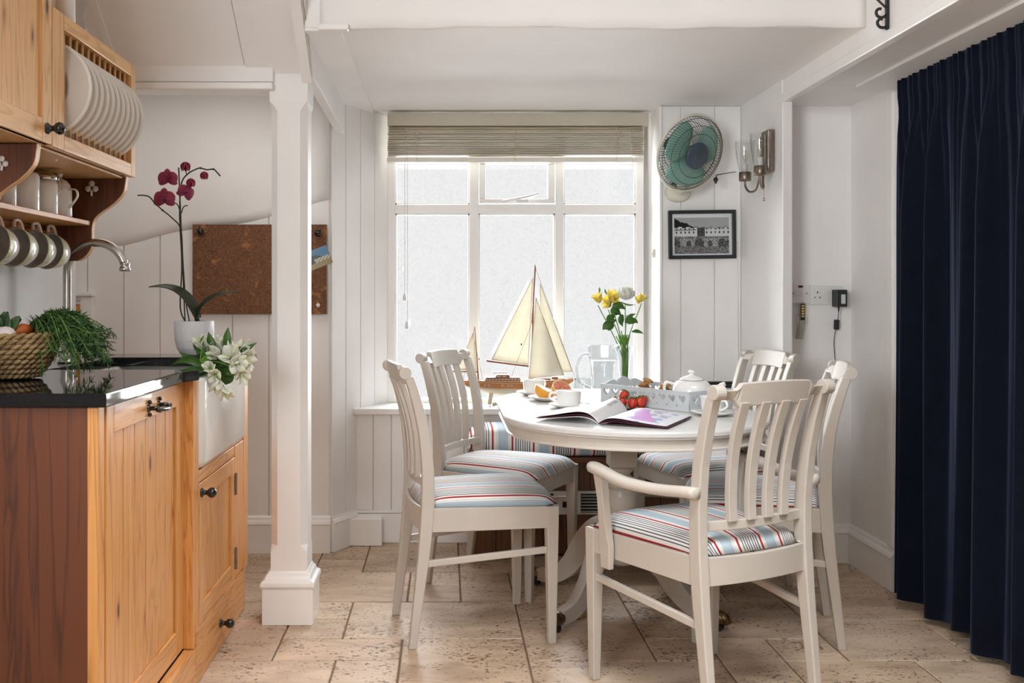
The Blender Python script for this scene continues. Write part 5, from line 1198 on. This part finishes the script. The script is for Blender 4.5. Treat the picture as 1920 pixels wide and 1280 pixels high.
# ============================================================ FAN, SCONCE, PICTURE, SOCKETS
FC = at(1294, 287, 4.42); fn = Vector((.40, -.84, -.37)).normalized()
fa = thing('wall_fan', 'round wall fan with mint blades in a wire cage', 'fan', (at(1273, 365, 4.62).x, 4.65, at(1273, 365, 4.62).z))
FR = Matrix.Translation(FC) @ fn.to_track_quat('Z', 'Y').to_matrix().to_4x4()
RF = .172
bm = BM()
for z in (-.004, .004): 
    pass
tube(bm, [(RF*cos(2*pi*k/64), RF*sin(2*pi*k/64), 0) for k in range(65)], .0065, 8); XF(bm, FR); obj('rim', bm, creamp, fa, smooth=True)
def guard(front, n, twist, m, nm):
    bm = BM()
    for k in range(n):
        a = 2*pi*k/n; pts = []
        for i in range(8):
            t = i/7; r = .058+(RF-.058)*t; z = (.052*(1-t**3.2)+.002) if front else (-.055*(1-t**3.2)-.002); aa = a+twist*t
            pts.append((r*cos(aa), r*sin(aa), z))
        tube(bm, pts, .00095, 4, cap=False)
    for r in (.098, .132, .16):
        t = (r-.058)/(RF-.058); z = (.052*(1-t**3.2)+.003) if front else (-.055*(1-t**3.2)-.003); tube(bm, [(r*cos(2*pi*k/48), r*sin(2*pi*k/48), z) for k in range(49)], .0013, 5, cap=False)
    XF(bm, FR); return obj(nm, bm, m, fa)
guard(True, 76, .28, wire, 'front_guard'); guard(False, 76, -.28, wire, 'rear_guard')
bm = BM(); lathe(bm, [(.0001, .062), (.020, .062), (.022, .060), (.050, .060), (.056, .057), (.060, .052), (.060, .048), (.0001, .048)], (0, 0, 0), 36, cap=False); XF(bm, FR); obj('hub_badge', bm, bluec, fa, smooth=True)
bm = BM(); lathe(bm, [(.0001, .030), (.020, .028), (.028, .018), (.03, -.02), (.0001, -.02)], (0, 0, 0), 24, cap=False); XF(bm, FR); obj('blade_hub', bm, mint, fa, smooth=True)
for q in range(3):
    bm = BM(); a0 = 2*pi*q/3+.5; g = []
    for i in range(9):
        r = .026+(.148-.026)*i/8; w = .62+.62*sin(pi*min(1, i/8*.72+.18)); g.append([bm.verts.new((r*cos(a0+w*(j/8-.5)*2*.8), r*sin(a0+w*(j/8-.5)*2*.8), .018*(j/8-.5)*1.6+.004)) for j in range(9)])
    for a, b in zip(g, g[1:]):
        for j in range(8): bm.faces.new((a[j], a[j+1], b[j+1], b[j]))
    XF(bm, FR); obj('blade', bm, mint, fa, smooth=True, solid=.002)
bm = BM(); lathe(bm, [(.0001, -.16), (.03, -.158), (.042, -.145), (.046, -.10), (.046, -.065), (.040, -.055), (.0001, -.055)], (0, 0, 0), 24, cap=False); XF(bm, FR); obj('motor', bm, blackp, fa, smooth=True)
bp = at(1273, 364, 4.63); bm = BM(); lathe(bm, [(.060, 0), (.060, .014), (.052, .022), (.040, .030), (.020, .034)], (0, 0, 0), 30); XF(bm, Matrix.Translation((bp.x, 4.658, bp.z+.012)) @ Matrix.Rotation(pi/2, 4, 'X') @ Matrix.Scale(.8, 4, (0, 1, 0))); obj('wall_base', bm, creamp, fa, smooth=True)
mb = FR @ Vector((0, 0, -.10)); bm = BM(); tube(bm, bez([(bp.x, 4.630, bp.z+.02), (bp.x, 4.58, bp.z+.03), (mb.x, mb.y, mb.z-.04), mb], 5), .019, 12); obj('arm', bm, creamp, fa, smooth=True)
bm = BM(); cpn = Vector((bp.x-.004, 4.585, bp.z+.055)); box(bm, cpn.x-.045, cpn.x+.045, cpn.y-.02, cpn.y+.02, cpn.z-.015, cpn.z+.02); obj('control_panel', bm, blackp, fa, bev=.005)
for k in range(3): bm = BM(); ball(bm, cpn+Vector((-.02+.02*k, -.022, .003)), .0055, 10); obj('button', bm, gold, fa, smooth=True)
bm = BM(); p = at(1342, 337, 4.5); ball(bm, p, .011, 10); tube(bm, [p, p+Vector((.004, 0, .022)), at(1380, 322, 4.6)], [.004, .0025, .0018], 6); tube(bm, [p+Vector((.0, 0, .012)), p+Vector((.0, 0, -.016))], .005, 8); obj('tilt_knob', bm, blackp, fa, smooth=True)
# sconce
sc_ = thing('wall_light', 'twin arm bronze wall light with clear glass shades', 'wall light', (1.38, 4.22, 1.72))
bm = BM(); prism(bm, [(4.185, 1.675), (4.275, 1.675), (4.275, 1.852), (4.185, 1.852)], 0, 1.355, 1.3845); obj('backplate', bm, bronze, sc_, bev=.004)
bm = BM(); prism(bm, [(4.20, 1.695), (4.26, 1.695), (4.26, 1.832), (4.20, 1.832)], 0, 1.346, 1.3555); obj('backplate_boss', bm, bronze, sc_, bev=.003)
for Y_, s in ((4.135, -1), (4.345, 1)):
    c = Vector((1.308, Y_, 1.655)); bm = BM()
    tube(bm, bez([(1.35, 4.23+.018*s, 1.715), (1.340, 4.23+.030*s, 1.64), (1.335, 4.23+.055*s, 1.606), (1.318, 4.23+.085*s, 1.602), (1.309, Y_-.004*s, 1.625), c], 6), .0048, 8); ar = obj('arm', bm, bronze, sc_, smooth=True)
    bm = BM(); lathe(bm, [(.004, -.005), (.024, -.003), (.026, 0), (.026, .034), (.0235, .036), (.0235, .008), (.002, .006)], c, 24); obj('cup_holder', bm, bronze, ar, smooth=True)
    bm = BM(); lathe(bm, [(.010, .008), (.011, .07), (.008, .072)], c, 16); obj('candle_tube', bm, whitep, ar, smooth=True)
    bm = BM(); lathe(bm, [(.005, .072), (.009, .085), (.013, .10), (.011, .118), (.004, .138), (.001, .142)], c, 16); obj('bulb', bm, glass, ar, smooth=True)
    bm = BM(); tube(bm, [c+Vector((0, 0, .08)), c+Vector((.003, 0, .10)), c+Vector((-.003, 0, .115)), c+Vector((0, 0, .125))], .0022, 6); obj('filament', bm, cork_e, ar)
    bm = BM(); lathe(bm, [(.023, .014), (.024, .04), (.031, .07), (.038, .11), (.0395, .14), (.041, .172), (.042, .172), (.0405, .14), (.039, .11), (.032, .07), (.025, .04), (.024, .014)], c, 30, cap=False); obj('glass_shade', bm, glassm('shade_glass', (.97, .975, .975)) if s < 0 else bpy.data.materials['shade_glass'], ar, smooth=True)
bm = BM(); a = Vector((1.352, 4.225, 1.676)); tube(bm, [a, a-Vector((0, 0, .110))], .0012, 5); ball(bm, a-Vector((0, 0, .116)), .005, 8, 1.6); obj('pull_cord', bm, bronze, sc_)
# picture
pf = thing('framed_picture', 'black framed monochrome harbour photograph hanging under the fan', 'picture', (1.2, 4.65, 1.44))
YP = 4.648; PQ = lambda x, y: ((x-HX)*YP/F, EYE-(y-HY)*YP/F)
x0, z1 = PQ(1253, 394); x1, z0 = PQ(1379, 485); fwid = .0165
sh2 = Matrix.Translation(((x0+x1)/2, 0, (z0+z1)/2)) @ Matrix.Rotation(radians(-.7), 4, 'Y') @ Matrix.Translation((-(x0+x1)/2, 0, -(z0+z1)/2))
for a in ((x0, x1, z0, z0+fwid), (x0, x1, z1-fwid, z1), (x0, x0+fwid, z0+fwid, z1-fwid), (x1-fwid, x1, z0+fwid, z1-fwid)):
    obj('frame', XF(B(a[0], a[1], YP-.012, YP+.008, a[2], a[3]), sh2), blackp, pf, bev=.0015)
obj('mount', XF(B(x0+fwid, x1-fwid, YP+.001, YP+.006, z0+fwid, z1-fwid), sh2), M('mount_card', (.70, .75, .77), .5), pf)
bm = BM(); nx, nz = 150, 100; xa, xb_, za, zb_ = x0+fwid+.012, x1-fwid-.014, z0+fwid+.008, z1-fwid-.018
rr = random.Random(4); skyl = [0]*nx
hn = [sum(sin(i*f+p)*a for f, p, a in ((.21, 1, .5), (.53, 2, .3), (1.3, .5, .2))) for i in range(nx)]
def img(u, v):
    i = int(u*(nx-1)); h = hn[i]
    hill = .97-.62*u+.03*h if u < .52 else .72
    roof = .74-.05*u+(.03 if int(u*14) % 2 else 0)+(.05*(1-abs(u-.92)/.06) if abs(u-.92) < .06 else 0)
    if v > max(roof, hill if u < .52 else 0): return .62
    if v > roof: return .025+.03*abs(h)
    if v > .48:
        if abs(v-.66) < .012 and u < .4: return .12
        wv = int(u*38); 
        if (wv % 3 == 1) and (abs(v-.69) < .022 or abs(v-.59) < .028) and rr.random() < .9: return .05
        if .42 < u < .56: return rr.choice([.03, .12, .3, .4])
        if abs(v-roof) < .018: return .15
        return .78
    if v > .42: return rr.choice([.03, .1, .5, .7])
    if v > .20:
        q = sin(u*31)+sin(u*13+2); 
        if v < .36+.05*q and q > -.4: return rr.choice([.01, .02, .03, .15, .6])
        return rr.choice([.05, .25, .5, .7, .8])
    return rr.choice([.12, .25, .6, .7]) if int(v*70+1.5*h) % 3 else .2
cl_ = bm.loops.layers.color.new('print')
vsg = [[bm.verts.new((xa+(xb_-xa)*i/nx, YP, za+(zb_-za)*j/nz)) for j in range(nz+1)] for i in range(nx+1)]
for i in range(nx):
    for j in range(nz):
        f = bm.faces.new((vsg[i][j], vsg[i+1][j], vsg[i+1][j+1], vsg[i][j+1])); c = img((i+.5)/nx, (j+.5)/nz)
        for l in f.loops: l[cl_] = (c, c*1.02, c*1.03, 1)
obj('photograph', XF(bm, sh2), printm, pf)
# sockets
YS = 4.31
def SP(x, y): return ((x-HX)*YS/F, EYE-(y-HY)*YS/F)
def plate(nm, label, xa, xb2, ya, yb2, cat):
    a, zt = SP(xa, ya); b, zb = SP(xb2, yb2); t = thing(nm, label, cat, ((a+b)/2, YS, (zt+zb)/2)); obj('faceplate', B(a, b, YS-.012, YS+.0015, zb, zt), whitep, t, bev=.002); return t
s1 = plate('fused_switch', 'white fused switch plate with a red indicator', 1479, 1517, 533, 569, 'switch')
def bit(t, nm, xa, xb2, ya, yb2, m, d=.016, bev=.001):
    a, zt = SP(xa, ya); b, zb = SP(xb2, yb2); obj(nm, B(a, b, YS-d, YS-.011, zb, zt), m, t, bev=bev)
bit(s1, 'indicator', 1495, 1503, 535, 539, redp); bit(s1, 'rocker', 1488, 1498, 546, 554, whitep, .018); bit(s1, 'fuse_holder', 1501, 1509, 547, 555, whitep, .016); bit(s1, 'screw', 1484.5, 1486, 549, 551, blackp, .0135); bit(s1, 'screw', 1510, 1512, 549, 551, blackp, .0135)
s2 = plate('double_socket', 'white double socket beside the fused switch', 1517.5, 1578, 535, 571, 'socket')
bit(s2, 'pin_slot', 1530, 1532, 546, 550, blackp, .0125, 0); bit(s2, 'pin_slot', 1525, 1527.5, 556.5, 558.5, blackp, .0125, 0); bit(s2, 'pin_slot', 1534, 1537, 556.5, 558.5, blackp, .0125, 0)
bit(s2, 'switch', 1543, 1547.5, 541, 549, whitep, .017); bit(s2, 'switch', 1549, 1553.5, 541, 549, whitep, .017)
ad = thing('power_adapter', 'black plug in power adapter with its thin lead', 'adapter', (SP(1567, 560)[0], 4.27, SP(1567, 560)[1]))
a, zt = SP(1557, 543); b, zb = SP(1578, 575); obj('adapter_body', B(a, b, YS-.065, YS-.013, zb, zt), blackp, ad, bev=.004)
lx = SP(1566, 552)[0]; obj('rating_label', B(lx, lx+.018, YS-.0662, YS-.0648, SP(0, 569)[1], SP(0, 552)[1]), M('label_paper', (.55, .62, .60), .5), ad)
bm = BM(); pth = [(SP(1566, 575)[0], YS-.04, SP(0, 575)[1]), (SP(1566, 598)[0], YS-.03, SP(0, 598)[1]), (SP(1562, 625)[0], YS-.02, SP(0, 625)[1]), (SP(1561, 645)[0], YS-.015, SP(0, 645)[1]), (SP(1563, 675)[0], YS-.015, SP(0, 675)[1]), (SP(1560, 700)[0], YS-.03, SP(0, 700)[1]), (SP(1545, 770)[0], YS-.05, SP(0, 770)[1]), (SP(1528, 810)[0], YS-.05, SP(0, 810)[1]), (SP(1524, 860)[0], YS-.05, SP(0, 860)[1]), (1.56, 4.25, .30), (1.46, 4.22, .15)]
tube(bm, bez(pth, 6), .0016, 6); obj('lead', bm, blackp, ad, smooth=True)
fx, fz = SP(1564, 608); bm = BM(); tube(bm, [(fx, YS-.028, fz+.021), (fx, YS-.024, fz-.021)], .0115, 14); obj('ferrite_bead', bm, blackp, ad, bev=.002)
bm = BM(); tube(bm, [(SP(1566, 575)[0], YS-.04, SP(0, 574)[1]), (SP(1566, 583)[0], YS-.037, SP(0, 583)[1])], [.005, .003], 8); obj('strain_relief', bm, blackp, ad)
rm = thing('remote_control', 'slim grey remote with yellow buttons in its wall holder', 'remote', (SP(1499, 600)[0], YS, SP(0, 636)[1]))
bm = BM(); rings = []
for y, xc, w, dp in ((566.5, 1501.5, 3.0, .020), (569, 1501.5, 4.6, .023), (600, 1501, 5.4, .024), (618, 1499, 5.8, .022), (635, 1496.5, 6.2, .018)):
    cxx, zz = SP(xc, y); ww = w*YS/F; rings.append([(cxx-ww, YS-.006, zz), (cxx-ww, YS-dp, zz), (cxx+ww, YS-dp, zz), (cxx+ww, YS-.006, zz)])
loft(bm, rings); rb = obj('remote_body', bm, M('remote_grey', (.42, .42, .36), .5), rm, bev=.002)
bm = BM(); a_, b_ = SP(1497, 600), SP(1505.5, 569); box(bm, a_[0], b_[0], YS-.0252, YS-.0225, a_[1], b_[1]); obj('keypad', bm, blackp, rb, bev=.001)
for k in range(5):
    cxx, zz = SP(1501.5, 573+k*4.9); bm = BM(); ball(bm, (0, 0, 0), .0075, 12, .35); XF(bm, Matrix.Translation((cxx, YS-.0255, zz)) @ Matrix.Rotation(pi/2, 4, 'X') @ Matrix.Scale(.62, 4, (0, 1, 0))); obj('button', bm, gold, rb, smooth=True)
a_, b_ = SP(1492, 607), SP(1508, 592); bm = BM(); box(bm, a_[0], a_[0]+.004, YS-.028, YS+.0005, a_[1], b_[1]); box(bm, b_[0]-.004, b_[0], YS-.028, YS+.0005, a_[1], b_[1]); box(bm, a_[0], b_[0], YS-.005, YS+.0005, a_[1]-.004, b_[1]); obj('wall_holder', bm, whitep, rm, bev=.001)
# cork board
cbd = thing('cork_board', 'dark cork notice board with black corner fixings', 'notice board', (-.83, 4.45, 1.27))
YC = 4.452; CP = lambda x, y: ((x-HX)*YC/F, EYE-(y-HY)*YC/F)
a, zt = CP(362, 421); b, zb = CP(613, 588.5); obj('board', B(a, b, YC-.012, YC+.006, zb, zt), corkm, cbd, bev=.001)
for x, y, m in ((378, 434, black), (597.5, 438, black), (597, 572, whitep), (378, 574, whitep)):
    q = CP(x, y); bm = BM(); lathe(bm, [(.005, 0), (.006, .006), (.013, .008), (.0155, .014), (.012, .021), (.001, .024)] if m is black else [(.009, 0), (.009, .002), (.001, .003)], (0, 0, 0), 16); XF(bm, Matrix.Translation((q[0], YC-.012, q[1])) @ Matrix.Rotation(pi/2, 4, 'X')); obj('fixing', bm, m, cbd, smooth=True)
bm = BM(); pc_ = CP(597, 484); cl_ = bm.loops.layers.color.new('print'); R = Matrix.Translation((pc_[0], YC-.014, pc_[1])) @ Matrix.Rotation(radians(-22), 4, 'Y'); n = 24
vg = [[bm.verts.new((-.055+.11*i/n, 0, -.042+.084*j/n)) for j in range(n+1)] for i in range(n+1)]
for i in range(n):
    for j in range(n):
        f = bm.faces.new((vg[i][j], vg[i+1][j], vg[i+1][j+1], vg[i][j+1])); v = (j+.5)/n; u = (i+.5)/n
        c = (.55, .47, .25) if v < .28 else ((.75, .72, .62) if v < .48 and u > .35 and (i*5+j*3) % 4 else ((.05, .06, .04) if v < .55+.18*sin(u*5) else (.18, .42, .58)))
        for l in f.loops: l[cl_] = (*c, 1)
XF(bm, R); tag(obj('postcard', bm, printm, None, solid=.0008), 'tilted seaside postcard pinned on the right of the cork board', 'postcard')
# scroll bracket top right
br = BM(); xb0 = 1.3895; yb = 3.12
sp = lambda cx, cz, r, a0, a1, n=16: [(cx+r*(1-.55*k/n)*cos(a0+(a1-a0)*k/n), yb, cz+r*(1-.55*k/n)*sin(a0+(a1-a0)*k/n)) for k in range(n+1)]
box(br, xb0-.010, xb0-.001, yb-.006, yb+.006, 1.985, 2.32)
tube(br, sp(xb0-.022, 2.008, .020, -.4, -.4-4.6), .0032, 6, flat=1.6); tube(br, sp(xb0-.026, 2.040, .020, -.4, -.4-4.6), .0032, 6, flat=1.6)
tube(br, [(xb0-.006, yb, 2.05), (xb0-.10, yb, 2.14), (xb0-.16, yb, 2.29)], .0035, 6); box(br, xb0-.20, xb0-.001, yb-.006, yb+.006, 2.30, 2.31)
ball(br, (xb0-.012, yb, 2.025), .004, 6)
tag(obj('scroll_bracket', br, blackm, None), 'black wrought iron scroll bracket on the boxed beam', 'bracket')
# curtain
cu = thing('curtain', 'long navy velvet pencil pleat curtain on the right', 'curtain', (1.70, 3.0, .03))
bm = BM(); n = 560; rows = []; rr = random.Random(21)
ph = [rr.uniform(0, 6.28) for _ in range(8)]
YT0, YT1 = 3.775, 1.7
zsl = [0, .2, .5, .8, 1.1, 1.4, 1.6, 1.72, 1.79, 1.83, 1.87, 1.905, 1.925]
for zi, z0_ in enumerate(zsl):
    t = z0_/1.925; row = []
    for k in range(n+1):
        s = k/n; y = YT0+(YT1-YT0)*s
        big = sin(s*2*pi*11+ph[0]+1.2*sin(s*13+ph[1]))*.7+.45*sin(s*2*pi*17+ph[2]+.8*sin(t*2+ph[3]))
        fine = sin(s*2*pi*46+ph[4]+1.5*sin(s*29))*.6+.4*sin(s*2*pi*71+ph[5])
        w = min(1, max(0, (t-.80)/.12)); amp = .060*(1-.35*t)
        x = 1.712+(1-w)*amp*big*(.9)+w*.010*fine+(1-w)*.006*fine*(t**2)
        if t > .90 and t < .96: x += .004
        edge = .035*(1-t)*max(0, 1-s*12)
        z = .035+z0_*(1.0)+(.006*abs(fine) if zi == len(zsl)-1 else 0)+(.012*sin(s*2*pi*5.3) if zi == 0 else 0)
        row.append(bm.verts.new((x, y-edge+.010*sin(s*2*pi*11+ph[0]+1.57)*(1-w), z)))
    rows.append(row)
for a, b in zip(rows, rows[1:]):
    for k in range(n): bm.faces.new((a[k], a[k+1], b[k+1], b[k]))
obj('drape', bm, navy, cu, smooth=True, solid=.003)
bm = BM(); box(bm, 1.735, 1.75, 1.7, 3.80, 1.945, 1.961); obj('curtain_track', bm, whitep, cu)

# drop the helper property
for o in bpy.data.objects:
    if '_org' in o.keys(): del o['_org']
